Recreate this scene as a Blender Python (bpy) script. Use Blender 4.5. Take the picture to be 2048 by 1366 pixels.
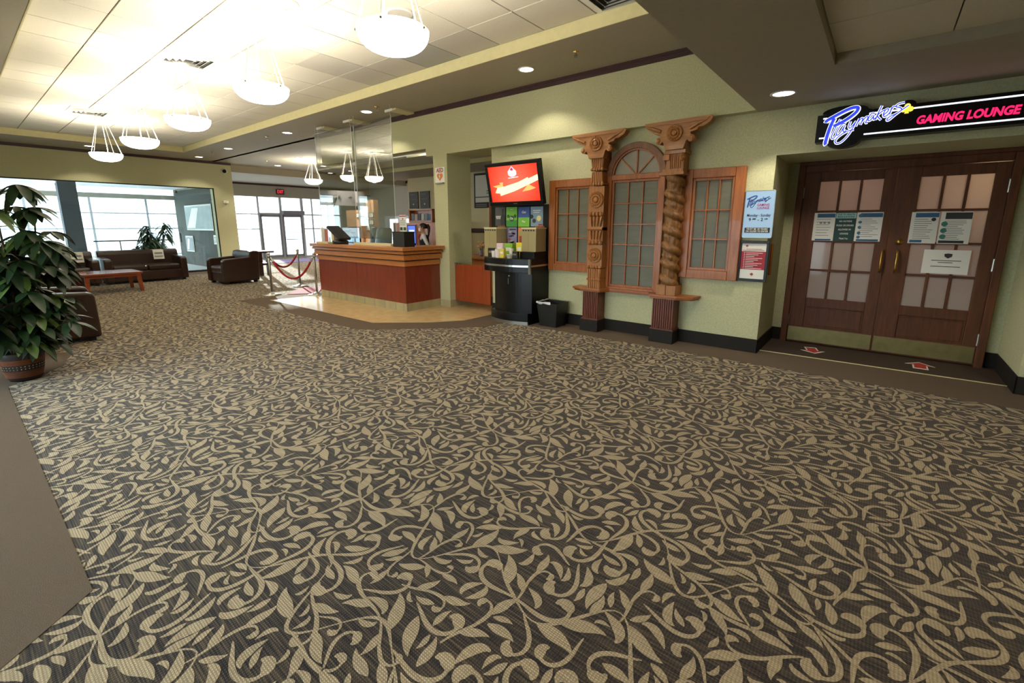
import bpy, bmesh, math, random
import numpy as np
from mathutils import Vector, Matrix
for o in list(bpy.data.objects): bpy.data.objects.remove(o, do_unlink=True)
S = bpy.context.scene
C = S.collection
PI = math.pi
R = math.radians
random.seed(7)

# ------------------------------------------------------------------ camera, sky, sun, exposure
cd = bpy.data.cameras.new('camera')
cam = bpy.data.objects.new('camera', cd); C.objects.link(cam)
cam.location = (0, 0, 1.4)
cam.rotation_euler = (R(90 - 11.12), 0, R(128.88 - 90))
cd.sensor_width = 36; cd.lens = 15.909; cd.shift_y = -0.02689
cd.clip_start = 0.05; cd.clip_end = 300
S.camera = cam
w = bpy.data.worlds.new('sky'); S.world = w; w.use_nodes = True
bg = w.node_tree.nodes['Background']
bg.inputs[0].default_value = (0.80, 0.90, 1.0, 1); bg.inputs[1].default_value = 6.5
sl = bpy.data.lights.new('sun', 'SUN'); sl.energy = 10; sl.angle = R(0.6); sl.color = (1, .95, .88)
sun = bpy.data.objects.new('sun', sl); C.objects.link(sun)
sun.rotation_euler = Vector((12, -3.85, -2.45)).to_track_quat('-Z', 'Y').to_euler()
S.view_settings.view_transform = 'Standard'
S.view_settings.look = 'None'
S.view_settings.gamma = 1; S.view_settings.use_curve_mapping = False
S.view_settings.exposure = 0.68

# ------------------------------------------------------------------ materials
def lin(c):
    if isinstance(c, str):
        c = [int(c[i:i + 2], 16) / 255 for i in (0, 2, 4)]
        return tuple(x / 12.92 if x <= .04045 else ((x + .055) / 1.055) ** 2.4 for x in c)
    return tuple(c)

def M(name, col, rough=.6, metal=0, spec=.5, vary=0, scale=20, bump=0, bscale=200, coat=0, col2=None, stretch=None):
    m = bpy.data.materials.new(name); m.use_nodes = True
    nt = m.node_tree; b = nt.nodes['Principled BSDF']
    c = lin(col)
    b.inputs['Base Color'].default_value = (*c, 1)
    b.inputs['Roughness'].default_value = rough
    b.inputs['Metallic'].default_value = metal
    b.inputs['Specular IOR Level'].default_value = spec
    b.inputs['Coat Weight'].default_value = coat
    if vary or bump or col2:
        tc = nt.nodes.new('ShaderNodeTexCoord'); vec = tc.outputs['Object']
        if stretch:
            mp = nt.nodes.new('ShaderNodeMapping'); mp.inputs['Scale'].default_value = stretch
            nt.links.new(vec, mp.inputs[0]); vec = mp.outputs[0]
    if vary or col2:
        n = nt.nodes.new('ShaderNodeTexNoise'); n.inputs['Scale'].default_value = scale
        n.inputs['Detail'].default_value = 4
        nt.links.new(vec, n.inputs['Vector'])
        rp = nt.nodes.new('ShaderNodeValToRGB')
        rp.color_ramp.elements[0].position = .3; rp.color_ramp.elements[1].position = .7
        if col2: a, d = lin(col2), c
        else: a, d = [x * (1 - vary) for x in c], [min(1, x * (1 + vary)) for x in c]
        rp.color_ramp.elements[0].color = (*a, 1); rp.color_ramp.elements[1].color = (*d, 1)
        nt.links.new(n.outputs[0], rp.inputs[0]); nt.links.new(rp.outputs[0], b.inputs['Base Color'])
    if bump:
        n2 = nt.nodes.new('ShaderNodeTexNoise'); n2.inputs['Scale'].default_value = bscale
        nt.links.new(vec, n2.inputs['Vector'])
        bp = nt.nodes.new('ShaderNodeBump'); bp.inputs['Strength'].default_value = bump; bp.inputs['Distance'].default_value = .01
        nt.links.new(n2.outputs[0], bp.inputs['Height']); nt.links.new(bp.outputs[0], b.inputs['Normal'])
    return m

def E(name, col, strength):
    m = bpy.data.materials.new(name); m.use_nodes = True
    nt = m.node_tree; b = nt.nodes['Principled BSDF']
    c = lin(col)
    b.inputs['Base Color'].default_value = (*[x * .5 for x in c], 1)
    b.inputs['Emission Color'].default_value = (*c, 1); b.inputs['Emission Strength'].default_value = strength
    b.inputs['Roughness'].default_value = .4
    return m

def GLASS(name, col=(1, 1, 1), refl=.08, rough=.0, diff=0):
    m = bpy.data.materials.new(name); m.use_nodes = True
    nt = m.node_tree; out = nt.nodes['Material Output']
    nt.nodes.remove(nt.nodes['Principled BSDF'])
    t = nt.nodes.new('ShaderNodeBsdfTransparent'); t.inputs[0].default_value = (*col, 1)
    g = nt.nodes.new('ShaderNodeBsdfGlossy'); g.inputs['Roughness'].default_value = rough
    lw = nt.nodes.new('ShaderNodeLayerWeight'); lw.inputs[0].default_value = .25
    mul = nt.nodes.new('ShaderNodeMath'); mul.operation = 'MULTIPLY_ADD'
    mul.inputs[1].default_value = .6; mul.inputs[2].default_value = refl
    nt.links.new(lw.outputs['Fresnel'], mul.inputs[0])
    mx = nt.nodes.new('ShaderNodeMixShader')
    nt.links.new(mul.outputs[0], mx.inputs[0]); nt.links.new(t.outputs[0], mx.inputs[1]); nt.links.new(g.outputs[0], mx.inputs[2])
    last = mx
    if diff:
        d1 = nt.nodes.new('ShaderNodeBsdfDiffuse'); d1.inputs[0].default_value = (.62, .60, .57, 1); d2 = nt.nodes.new('ShaderNodeBsdfTranslucent'); d2.inputs[0].default_value = (.9, .85, .8, 1)
        d = nt.nodes.new('ShaderNodeMixShader'); d.inputs[0].default_value = .5; nt.links.new(d1.outputs[0], d.inputs[1]); nt.links.new(d2.outputs[0], d.inputs[2])
        m2 = nt.nodes.new('ShaderNodeMixShader'); m2.inputs[0].default_value = diff
        nt.links.new(mx.outputs[0], m2.inputs[1]); nt.links.new(d.outputs[0], m2.inputs[2]); last = m2
    nt.links.new(last.outputs[0], out.inputs[0])
    return m

def WOOD(name, c1, c2, rough=.4, axis='Z', scale=9, coat=.15):
    m = bpy.data.materials.new(name); m.use_nodes = True
    nt = m.node_tree; b = nt.nodes['Principled BSDF']
    b.inputs['Roughness'].default_value = rough; b.inputs['Coat Weight'].default_value = coat
    tc = nt.nodes.new('ShaderNodeTexCoord'); mp = nt.nodes.new('ShaderNodeMapping')
    st = {'Z': (1, 1, .09), 'X': (.09, 1, 1), 'Y': (1, .09, 1)}[axis]
    mp.inputs['Scale'].default_value = st
    n = nt.nodes.new('ShaderNodeTexNoise'); n.inputs['Scale'].default_value = scale * 4; n.inputs['Detail'].default_value = 6
    n.inputs['Roughness'].default_value = .65; n.inputs['Distortion'].default_value = .6
    rp = nt.nodes.new('ShaderNodeValToRGB')
    rp.color_ramp.elements[0].position = .3; rp.color_ramp.elements[1].position = .72
    rp.color_ramp.elements[0].color = (*lin(c2), 1); rp.color_ramp.elements[1].color = (*lin(c1), 1)
    nt.links.new(tc.outputs['Object'], mp.inputs[0]); nt.links.new(mp.outputs[0], n.inputs['Vector'])
    nt.links.new(n.outputs[0], rp.inputs[0]); nt.links.new(rp.outputs[0], b.inputs['Base Color'])
    return m

m_wall = M('olive_wallpaper', 'C0BE98', .75, vary=.10, scale=60, bump=.12, bscale=180, spec=.25)
m_wall2 = M('grey_paint', 'A9A596', .8, vary=.04, scale=8)
m_cream = M('cream_paint', 'D8CF9E', .7, vary=.04, scale=15)
m_office = M('ivory_wallpaper', 'D9CEA8', .7, vary=.06, scale=60)
m_soffit = M('taupe_soffit', 'A69E89', .8, vary=.03, scale=30)
m_tile = M('ceiling_tile', 'DAD4C2', .9, vary=.05, scale=120, bump=.25, bscale=160)
m_tileg = M('ceiling_tile_grey', 'A8A89F', .9, vary=.05, scale=120, bump=.25, bscale=160)
m_tilem = M('ceiling_tile_dull', 'C2BDAF', .9, vary=.05, scale=120, bump=.25, bscale=160)
m_tbar = M('ceiling_bar', '5E5A48', .8)
m_white = M('white_metal', 'E6E4DC', .45)
m_darktrim = WOOD('mahogany_trim', '4A2426', '2E1518', .45, 'X')
m_base = M('black_vinyl_base', '26221F', .7, vary=.1, scale=15, spec=.2)
m_border = M('plain_brown_carpet', '695B4E', .95, vary=.10, scale=260, bump=.5, bscale=500, spec=.1)
m_mat = M('dark_entry_mat', '4F433B', .95, vary=.12, scale=240, bump=.5, bscale=500, spec=.1)
m_ctile = M('cream_floor_tile', 'CDB283', .22, vary=.10, scale=7)
m_btile = M('grey_base_tile', 'A99F7B', .4, vary=.13, scale=7, stretch=(1, 1, .3))
m_oak = WOOD('oak', 'B0662A', '804416', .42)
m_oakx = WOOD('oak_rail', 'B0662A', '804416', .42, 'X')
m_carved = WOOD('carved_cedar', 'B57A3E', '8A5426', .5, 'Z', 12, .1)
m_carvedx = WOOD('carved_cedar_beam', 'B57A3E', '8A5426', .5, 'X', 10, .1)
m_bark = WOOD('dark_carved_vine', '9A6A35', '5A3516', .5, 'Z', 14, .1)
m_door = WOOD('walnut_door', '6A3715', '46240D', .6, 'Z', 8, 0)
m_pedw = WOOD('red_pedestal', '7E3E22', '542312', .45)
m_cherry = WOOD('cherry_panel', '863722', '6C2717', .35, 'Z', 6, .2)
m_maple = WOOD('maple_band', 'C27E43', 'A5642F', .35, 'X', 6, .25)
m_gate = WOOD('gate_cherry', '9A4420', '833415', .35, 'Z', 6, .2)
m_orange = WOOD('orange_panel', 'C8793F', 'B5662F', .4, 'Z', 5)
m_tablew = WOOD('coffee_table', '94482A', '7A351A', .25, 'Y', 6, .4)
m_leather = M('brown_leather', '301C14', .32, vary=.18, scale=10, bump=.15, bscale=90, coat=.1)
m_black = M('black_laminate', '0E0E0F', .34, spec=.3)
m_blackm = M('black_plastic', '191918', .42)
m_chrome = M('brushed_steel', 'C9C9C6', .28, metal=1)
m_steel = M('dull_steel', '9C9A92', .35, metal=1)
m_brass = M('brass', 'C9A050', .28, metal=1)
m_kick = M('kick_plate', '8A7E52', .45, metal=.7, vary=.12, scale=12)
m_rope = M('red_velvet_rope', '9C1420', .7)
m_redrug = M('red_rug', '8E2B45', .95, vary=.15, scale=90)
m_paper = M('paper', 'E8E6DF', .7)
m_ink = M('ink', '33353A', .7)
m_inkg = M('grey_ink', '8C8C8C', .7)
m_blue = M('blue_print', '2F5F86', .6)
m_teal = M('dark_green_print', '123F3C', .6)
m_red = M('red_print', 'A32638', .6)
m_redb = M('red_vinyl', 'B8322B', .6)
m_tan = M('cream_plastic', 'D9CFA5', .6)
m_glass = GLASS('clear_glass', (.93, .97, .96), .03)
m_acryl = GLASS('clear_acrylic', (.97, .98, .97), .10)
m_acrye = M('acrylic_edge', 'D9DEDD', .2)
m_frost = M('frosted_pane', '62604C', .45, vary=.12, scale=3, stretch=(1, 1, 6))
m_frostl = M('frosted_pane_pale', '8A8474', .3, vary=.12, scale=4)
m_dpane = GLASS('door_pane', (.9, .84, .78), .05, .05, .6)
m_bowl = E('lit_bowl', 'FFF6E4', 7.0)
m_lamp = E('lit_lamp', 'FFF8EA', 9.0)
m_wire = M('white_cord', 'EDEAE0', .5)
m_leaf = M('leaf_green', '1F331C', .36, vary=.35, scale=6, spec=.4)
m_leafl = M('leaf_light', '4A6128', .4, vary=.25, scale=6)
m_stem = M('stem_brown', '4E3B26', .8)
m_soil = M('soil', '2A2018', .95)
m_basket = M('basket_dark', '20130D', .6, bump=.4, bscale=120)
m_basketo = M('basket_orange', '8E4A20', .5, vary=.25, scale=60, stretch=(1, 1, 8), bump=.3, bscale=140)
m_straw = M('basket_straw', 'B89A72', .6)
m_conc = M('pale_concrete', 'C9C9C9', .9)
m_alu = M('glare_washed_aluminium', 'C9CCD2', .5)  # paled so the frames carry the wash of window glare
m_alud = M('door_aluminium', '8F9096', .45)
m_lobby = M('lobby_paint', '41463F', .8)
m_pillar = M('backlit_slate_paint', '596068', .7)  # pillar colour darkened to hold its backlit shade
m_lobbyc = M('lobby_ceiling', 'E6E8EA', .8)

# ------------------------------------------------------------------ mesh builder
class MB:
    def __init__(s): s.v = []; s.f = []; s.mi = []
    def add(s, vs, fs, m=0):
        n = len(s.v); s.v += [tuple(p) for p in vs]
        s.f += [tuple(n + i for i in f) for f in fs]; s.mi += [m] * len(fs); return s
    def box(s, x0, x1, y0, y1, z0, z1, m=0):
        x0, x1 = min(x0, x1), max(x0, x1); y0, y1 = min(y0, y1), max(y0, y1); z0, z1 = min(z0, z1), max(z0, z1)
        return s.add([(x0, y0, z0), (x1, y0, z0), (x1, y1, z0), (x0, y1, z0), (x0, y0, z1), (x1, y0, z1), (x1, y1, z1), (x0, y1, z1)],
              [(3, 2, 1, 0), (4, 5, 6, 7), (0, 1, 5, 4), (1, 2, 6, 5), (2, 3, 7, 6), (3, 0, 4, 7)], m)
    def obox(s, c, ax, ay, az, m=0):       # centre and three half-axis vectors
        c, ax, ay, az = map(Vector, (c, ax, ay, az)); vs = []
        for k in (-1, 1):
            for (i, j) in ((-1, -1), (1, -1), (1, 1), (-1, 1)): vs.append(c + ax * i + ay * j + az * k)
        return s.add(vs, [(3, 2, 1, 0), (4, 5, 6, 7), (0, 1, 5, 4), (1, 2, 6, 5), (2, 3, 7, 6), (3, 0, 4, 7)], m)
    def tube(s, pts, r, n=8, m=0, closed=False, cap=True):
        pts = [Vector(p) for p in pts]; k = len(pts)
        rs = r if isinstance(r, (list, tuple)) else [r] * k
        rings = []; up = None
        for i, p in enumerate(pts):
            a = pts[(i - 1) % k] if (closed or i > 0) else p
            b = pts[(i + 1) % k] if (closed or i < k - 1) else p
            t = (b - a).normalized() if (b - a).length > 1e-9 else Vector((0, 0, 1))
            if up is None:
                up = Vector((0, 0, 1)) if abs(t.z) < .9 else Vector((1, 0, 0))
            x = up - t * up.dot(t)
            if x.length < 1e-6: x = Vector((1, 0, 0)) - t * t.x
            x.normalize(); up = x; y = t.cross(x)
            rings.append([p + (x * math.cos(2 * PI * j / n) + y * math.sin(2 * PI * j / n)) * rs[i] for j in range(n)])
        vs = [q for g in rings for q in g]; fs = []
        for i in range(k if closed else k - 1):
            i2 = (i + 1) % k
            for j in range(n): fs.append((i * n + j, i * n + (j + 1) % n, i2 * n + (j + 1) % n, i2 * n + j))
        if cap and not closed:
            fs.append(tuple(reversed(range(n)))); fs.append(tuple((k - 1) * n + j for j in range(n)))
        return s.add(vs, fs, m)
    def lathe(s, prof, c=(0, 0, 0), n=24, m=0, axis='Z', a0=0, a1=2 * PI):
        full = abs(a1 - a0 - 2 * PI) < 1e-6; k = n if full else n + 1; vs = []
        for (r, h) in prof:
            for j in range(k):
                a = a0 + (a1 - a0) * j / n
                p = (r * math.cos(a), r * math.sin(a), h)
                if axis == 'Y': p = (p[0], h, p[1])
                if axis == 'X': p = (h, p[0], p[1])
                vs.append((c[0] + p[0], c[1] + p[1], c[2] + p[2]))
        fs = []
        for i in range(len(prof) - 1):
            for j in range(n):
                j2 = (j + 1) % k
                fs.append((i * k + j, i * k + j2, (i + 1) * k + j2, (i + 1) * k + j))
        return s.add(vs, fs, m)
    def disc(s, c, r, n=20, m=0, axis='Z', thick=0.004):
        return s.lathe([(0.0001, -thick / 2), (r, -thick / 2), (r, thick / 2), (0.0001, thick / 2)], c, n, m, axis)
    def prism(s, poly, a, b, m=0, plane='XZ'):   # polygon extruded from a to b along the third axis
        f = {'XZ': lambda p, t: (p[0], t, p[1]), 'XY': lambda p, t: (p[0], p[1], t), 'YZ': lambda p, t: (t, p[0], p[1])}[plane]
        n = len(poly)
        vs = [f(p, a) for p in poly] + [f(p, b) for p in poly]
        fs = [tuple(range(n)), tuple(reversed(range(n, 2 * n)))]
        for i in range(n): fs.append((i, n + i, n + (i + 1) % n, (i + 1) % n))
        return s.add(vs, fs, m)
    def sphere(s, c, r, n=12, m=0, sc=(1, 1, 1)):
        vs = []; fs = []
        for i in range(n // 2 + 1):
            t = PI * i / (n // 2)
            for j in range(n):
                a = 2 * PI * j / n
                vs.append((c[0] + r * sc[0] * math.sin(t) * math.cos(a), c[1] + r * sc[1] * math.sin(t) * math.sin(a), c[2] + r * sc[2] * math.cos(t)))
        for i in range(n // 2):
            for j in range(n): fs.append((i * n + j, i * n + (j + 1) % n, (i + 1) * n + (j + 1) % n, (i + 1) * n + j))
        return s.add(vs, fs, m)
    def text(s, txt, org, right, up, size, m=0, align='CENTER', shear=0, bold=0, ext=.0015, width=None):
        cu = bpy.data.curves.new('t', 'FONT'); cu.body = txt; cu.size = size; cu.align_x = align; cu.align_y = 'CENTER'
        cu.shear = shear; cu.offset = bold; cu.extrude = ext; cu.resolution_u = 3
        ob = bpy.data.objects.new('t', cu); C.objects.link(ob)
        dg = bpy.context.evaluated_depsgraph_get(); dg.update()
        me = bpy.data.meshes.new_from_object(ob.evaluated_get(dg))
        right, up = Vector(right).normalized(), Vector(up).normalized(); nn = right.cross(up); org = Vector(org)
        k = 1
        if width and len(me.vertices):
            xs = [v.co.x for v in me.vertices]; k = width / max(1e-6, max(xs) - min(xs))
        s.add([org + right * v.co.x * k + up * v.co.y + nn * v.co.z for v in me.vertices], [tuple(p.vertices) for p in me.polygons], m)
        bpy.data.objects.remove(ob, do_unlink=True); bpy.data.meshes.remove(me); bpy.data.curves.remove(cu)
        return s
    def xf(s, mat):
        s.v = [tuple(mat @ Vector(p)) for p in s.v]; return s

def wloc(o):
    p = Vector((0, 0, 0))
    while o is not None: p = p + o.location; o = o.parent
    return p

def build(name, mb, mats, parent=None, smooth=False, bevel=0, seg=2, sub=0, loc=None):
    me = bpy.data.meshes.new(name)
    off = wloc(parent) if parent else (Vector(loc) if loc else Vector((0, 0, 0)))
    me.from_pydata([(p[0] - off[0], p[1] - off[1], p[2] - off[2]) for p in mb.v], [], mb.f)
    if not isinstance(mats, (list, tuple)): mats = [mats]
    for m in mats: me.materials.append(m)
    me.polygons.foreach_set('material_index', mb.mi)
    if smooth: me.polygons.foreach_set('use_smooth', [True] * len(me.polygons))
    me.update()
    bm = bmesh.new(); bm.from_mesh(me); bmesh.ops.recalc_face_normals(bm, faces=bm.faces); bm.to_mesh(me); bm.free()
    o = bpy.data.objects.new(name, me); C.objects.link(o)
    if parent: o.parent = parent
    elif loc: o.location = loc
    if bevel:
        b = o.modifiers.new('b', 'BEVEL'); b.width = bevel; b.segments = seg; b.limit_method = 'ANGLE'; b.angle_limit = R(35)
    if sub:
        q = o.modifiers.new('s', 'SUBSURF'); q.levels = sub; q.render_levels = sub
    if smooth and not sub:
        pass
    return o

def tag(o, label=None, cat=None, group=None, kind=None):
    if label: o['label'] = label
    if cat: o['category'] = cat
    if group: o['group'] = group
    if kind: o['kind'] = kind
    return o

def thing(name, loc, label, cat, group=None):
    o = bpy.data.objects.new(name, None); C.objects.link(o); o.location = loc; o.empty_display_size = .1
    bpy.context.view_layer.update()
    return tag(o, label, cat, group)

def solo(name, mb, mats, label, cat, group=None, **k):
    return tag(build(name, mb, mats, **k), label, cat, group)

def struct(name, mb, mats, parent=None, **k):
    o = build(name, mb, mats, parent, **k)
    if not parent: o['kind'] = 'structure'
    return o

def copy_tree(o, parent=None, kids=None):
    c = o.copy(); C.objects.link(c); c.parent = parent
    for ch in [x for x in bpy.data.objects if x.parent == o]: copy_tree(ch, c)
    return c

def light(name, kind, loc, power, col=(1, .9, .74), parent=None, size=.1, spot=None, blend=.4):
    l = bpy.data.lights.new(name, kind); l.energy = power; l.color = col
    if kind in ('POINT', 'SPOT'): l.shadow_soft_size = size
    if kind == 'SPOT': l.spot_size = spot; l.spot_blend = blend
    o = bpy.data.objects.new(name, l); C.objects.link(o); o.location = loc
    if parent: o.parent = parent
    return o
# ------------------------------------------------------------------ the setting
W, FF = 5.48, 5.367            # main wall and the face of the fascia above it
ZS, ZT, ZB = 3.279, 3.41, 2.543   # soffit, tiled tray, low ceiling
XB, XE = -16.0, -20.0          # glass wall of the lounge, entrance wall

# --- patterned carpet: scrolls and leaves woven in one repeat, laid over the floor
def carpet():
    rng = random.Random(11); T = 1.2; N = 260
    occ = np.zeros((N, N), bool); polys = []
    def cells(pts, ws):
        out = []
        for (x, y), wd in zip(pts, ws):
            k = max(1, int(math.ceil(wd / (T / N))))
            for i in range(-k, k + 1):
                for j in range(-k, k + 1):
                    if i * i + j * j <= k * k + .5:
                        out.append((int(round(x / T * N + i)) % N, int(round(y / T * N + j)) % N))
        return out
    def stroke(pts, ws):
        L = []; Rr = []
        for i, (x, y) in enumerate(pts):
            a = pts[max(0, i - 1)]; b = pts[min(len(pts) - 1, i + 1)]
            dx, dy = b[0] - a[0], b[1] - a[1]; d = math.hypot(dx, dy) or 1
            nx, ny = -dy / d, dx / d
            L.append((x + nx * ws[i], y + ny * ws[i])); Rr.append((x - nx * ws[i], y - ny * ws[i]))
        return L, Rr
    def put(strokes, skip, force=False, tol=.04):
        tot = hit = 0; allc = []
        for pts, ws in strokes:
            k = int(len(pts) * skip) if (pts, ws) is strokes[0] or strokes[0][0] is pts else 0
            c = cells(pts[k:], [q + .0058 for q in ws[k:]])
            hit += sum(occ[a, b] for a, b in c); tot += len(c)
        if not force and hit > tol * tot: return False
        for pts, ws in strokes:
            for a, b in cells(pts, ws): occ[a, b] = True
            polys.append(stroke(pts, ws))
        return True
    def path(x, y, h, L, n, kf):
        pts = [(x, y)]
        for i in range(n):
            h += kf((i + .5) / n) / n
            x += math.cos(h) * L / n; y += math.sin(h) * L / n; pts.append((x, y))
        return pts, h
    def hook(x, y, h, s, sg):
        L = .37 * s; n = 28
        pts, _ = path(x, y, h, L, n, lambda t: sg * (-1.2 + 13.2 * t ** 1.45))
        ws = []
        for i in range(n + 1):
            t = i / n; q = .0042 + .0075 * abs(math.sin(PI * min(1, t * 1.15))) ** 1.2
            if t > .74: q = max(q, .027 * abs(math.sin(PI * ((t - .74) / .26) ** .85)) ** .7)
            ws.append(q * s)
        ws[0] = .0015; ws[-1] = .004 * s
        return [(pts, ws)]
    def leaf(x, y, h, s, sg):
        L = .185 * s; n = 14
        pts, _ = path(x, y, h, L, n, lambda t: sg * (-.5 + 2.0 * t))
        ws = [(.003 + .0265 * abs(math.sin(PI * (i / n) ** .8)) ** 1.15) * s for i in range(n + 1)]
        ws[0] = .002; ws[-1] = .0008
        return [(pts, ws)]
    def comma(x, y, h, s, sg):
        L = .17 * s; n = 18
        pts, _ = path(x, y, h, L, n, lambda t: sg * (.2 + 4.4 * t * t))
        ws = [(.003 + .021 * abs(math.sin(PI * (i / n) ** 1.25)) ** .9) * s for i in range(n + 1)]
        ws[0] = .0015; ws[-1] = .004 * s
        return [(pts, ws)]
    def branch(x, y, h, s, sg):
        pts, _ = path(x, y, h, .24 * s, 14, lambda t: sg * (1.3 - 2.6 * t))
        out = [(pts, [.0062 * s * (.6 + .7 * math.sin(PI * i / 14)) for i in range(15)])]
        ang = lambda k: math.atan2(pts[k][1] - pts[k - 1][1], pts[k][0] - pts[k - 1][0])
        out += leaf(*pts[14], ang(14) + sg * .15, s * .8, sg)
        out += hook(*pts[8], ang(8) - sg * .3, s * .62, -sg)
        out += leaf(*pts[5], ang(5) + sg * .6, s * .7, sg)
        return out
    anchors = []
    for k in range(2):
        ph = rng.random() * 6; n = 48
        pts = [(T * i / n, T * (k + .35) / 2 + .13 * math.sin(2 * PI * i / n * 2 + ph) + .05 * math.sin(2 * PI * i / n * 3 + ph * 2)) for i in range(n + 1)]
        put([(pts, [.0060 + .003 * math.sin(2 * PI * i / 12) for i in range(n + 1)])], 0, True)
        for i in range(2, n, 3): anchors.append((pts[i], math.atan2(pts[i + 1][1] - pts[i][1], pts[i + 1][0] - pts[i][0])))
    rng.shuffle(anchors)
    for i, (p, a) in enumerate(anchors):
        for sg in ((1, -1) if i % 2 else (-1, 1)):
            f = (hook, leaf, branch)[i % 3]
            for s in (1.05, .85, .7):
                d = rng.choice((0, PI))
                if put(f(p[0], p[1], a + d + sg * .5 * (1 if d == 0 else -1), s, sg), .3): break
    for tries, fs, ss in ((600, (branch, hook), (1.0, .9)), (1200, (hook,), (1.0, .85, .75)), (1600, (leaf, comma, hook), (1.0, .85, .75)), (2200, (leaf, comma, hook), (.7, .6, .55)), (900, (comma, leaf), (.5, .42))):
        for _ in range(tries):
            f = rng.choice(fs); put(f(rng.random() * T, rng.random() * T, rng.random() * 6.28, rng.choice(ss), rng.choice((-1, 1))), 0)
    tv = []; tf = []
    for q, (L, Rr) in enumerate(polys):
        n0 = len(tv); n = len(L); zz = .0006 + .00009 * (q % 13)
        for a, b in zip(L, Rr): tv += [(*a, zz), (*b, zz)]
        for i in range(n - 1): tf.append((n0 + 2 * i, n0 + 2 * i + 1, n0 + 2 * i + 3, n0 + 2 * i + 2))
    tv = np.array(tv); tf = np.array(tf); K = .86; T *= K; tv[:, :2] *= K
    tiles = []
    for i in range(-20, 4):
        for j in range(-1, 13):
            x, y = i * T, j * T
            if y > 5.0 and x > -8.5: continue
            if x < -16.5 and y < 5: continue
            tiles.append((x, y))
    nv, nf = len(tv), len(tf)
    V = np.zeros((8 + nv * len(tiles), 3)); F = np.zeros((2 + nf * len(tiles), 4), int)
    V[:4] = [(-20.3, -3.2, 0), (4, -3.2, 0), (4, 13.2, 0), (-20.3, 13.2, 0)]
    V[4:8] = V[:4] - [0, 0, .02]
    F[0] = (0, 1, 2, 3); F[1] = (7, 6, 5, 4)
    for k, (x, y) in enumerate(tiles):
        a = 8 + k * nv; V[a:a + nv, 0] = tv[:, 0] + x; V[a:a + nv, 1] = tv[:, 1] + y; V[a:a + nv, 2] = tv[:, 2]
        F[2 + k * nf:2 + (k + 1) * nf] = tf + a
    me = bpy.data.meshes.new('floor')
    me.vertices.add(len(V)); me.vertices.foreach_set('co', V.ravel())
    me.loops.add(F.size); me.loops.foreach_set('vertex_index', F.ravel().astype(np.int32))
    me.polygons.add(len(F)); me.polygons.foreach_set('loop_start', np.arange(0, F.size, 4, dtype=np.int32))
    mi = np.ones(len(F), np.int32); mi[:2] = 0
    me.polygons.foreach_set('material_index', mi)
    # woven ground: streaks along the length, fine cross ribs
    def weave(name, c1, c2, c3):
        m = bpy.data.materials.new(name); m.use_nodes = True; nt = m.node_tree; b = nt.nodes['Principled BSDF']
        b.inputs['Roughness'].default_value = .95; b.inputs['Specular IOR Level'].default_value = .12
        b.inputs['Sheen Weight'].default_value = .15
        tc = nt.nodes.new('ShaderNodeTexCoord'); mp = nt.nodes.new('ShaderNodeMapping'); mp.inputs['Scale'].default_value = (5, 120, 1)
        n = nt.nodes.new('ShaderNodeTexNoise'); n.inputs['Scale'].default_value = 1; n.inputs['Detail'].default_value = 3
        rp = nt.nodes.new('ShaderNodeValToRGB'); rp.color_ramp.elements[0].position = .38; rp.color_ramp.elements[1].position = .64
        e = rp.color_ramp.elements.new(.5)
        for q, c in zip(rp.color_ramp.elements, (c1, c2, c3)): q.color = (*lin(c), 1)
        nt.links.new(tc.outputs['Object'], mp.inputs[0]); nt.links.new(mp.outputs[0], n.inputs['Vector'])
        nt.links.new(n.outputs[0], rp.inputs[0])
        wv = nt.nodes.new('ShaderNodeTexWave'); wv.inputs['Scale'].default_value = 38; wv.bands_direction = 'Y'; wv.inputs['Distortion'].default_value = 1.2
        wv2 = nt.nodes.new('ShaderNodeTexWave'); wv2.inputs['Scale'].default_value = 30; wv2.bands_direction = 'X'; wv2.inputs['Distortion'].default_value = 2.5
        nt.links.new(tc.outputs['Object'], wv.inputs['Vector']); nt.links.new(tc.outputs['Object'], wv2.inputs['Vector'])
        mu = nt.nodes.new('ShaderNodeMath'); mu.operation = 'MULTIPLY'; nt.links.new(wv.outputs['Fac'], mu.inputs[0]); nt.links.new(wv2.outputs['Fac'], mu.inputs[1])
        bp = nt.nodes.new('ShaderNodeBump'); bp.inputs['Strength'].default_value = .5; bp.inputs['Distance'].default_value = .004
        nt.links.new(mu.outputs[0], bp.inputs['Height']); nt.links.new(bp.outputs[0], b.inputs['Normal'])
        mx = nt.nodes.new('ShaderNodeMix'); mx.data_type = 'RGBA'; mx.blend_type = 'MULTIPLY'; mx.inputs[0].default_value = .40
        nt.links.new(rp.outputs[0], mx.inputs[6]); nt.links.new(mu.outputs[0], mx.inputs[7]); nt.links.new(mx.outputs[2], b.inputs['Base Color'])
        return m
    me.materials.append(weave('carpet_ground', '332C2C', '4B4139', '6A5B47'))
    me.materials.append(weave('carpet_scrolls', 'B4A081', 'BFAB8B', 'CAB693'))
    me.update(); me.validate()
    o = bpy.data.objects.new('floor', me); C.objects.link(o); o['kind'] = 'structure'
    return o
carpet()

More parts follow.
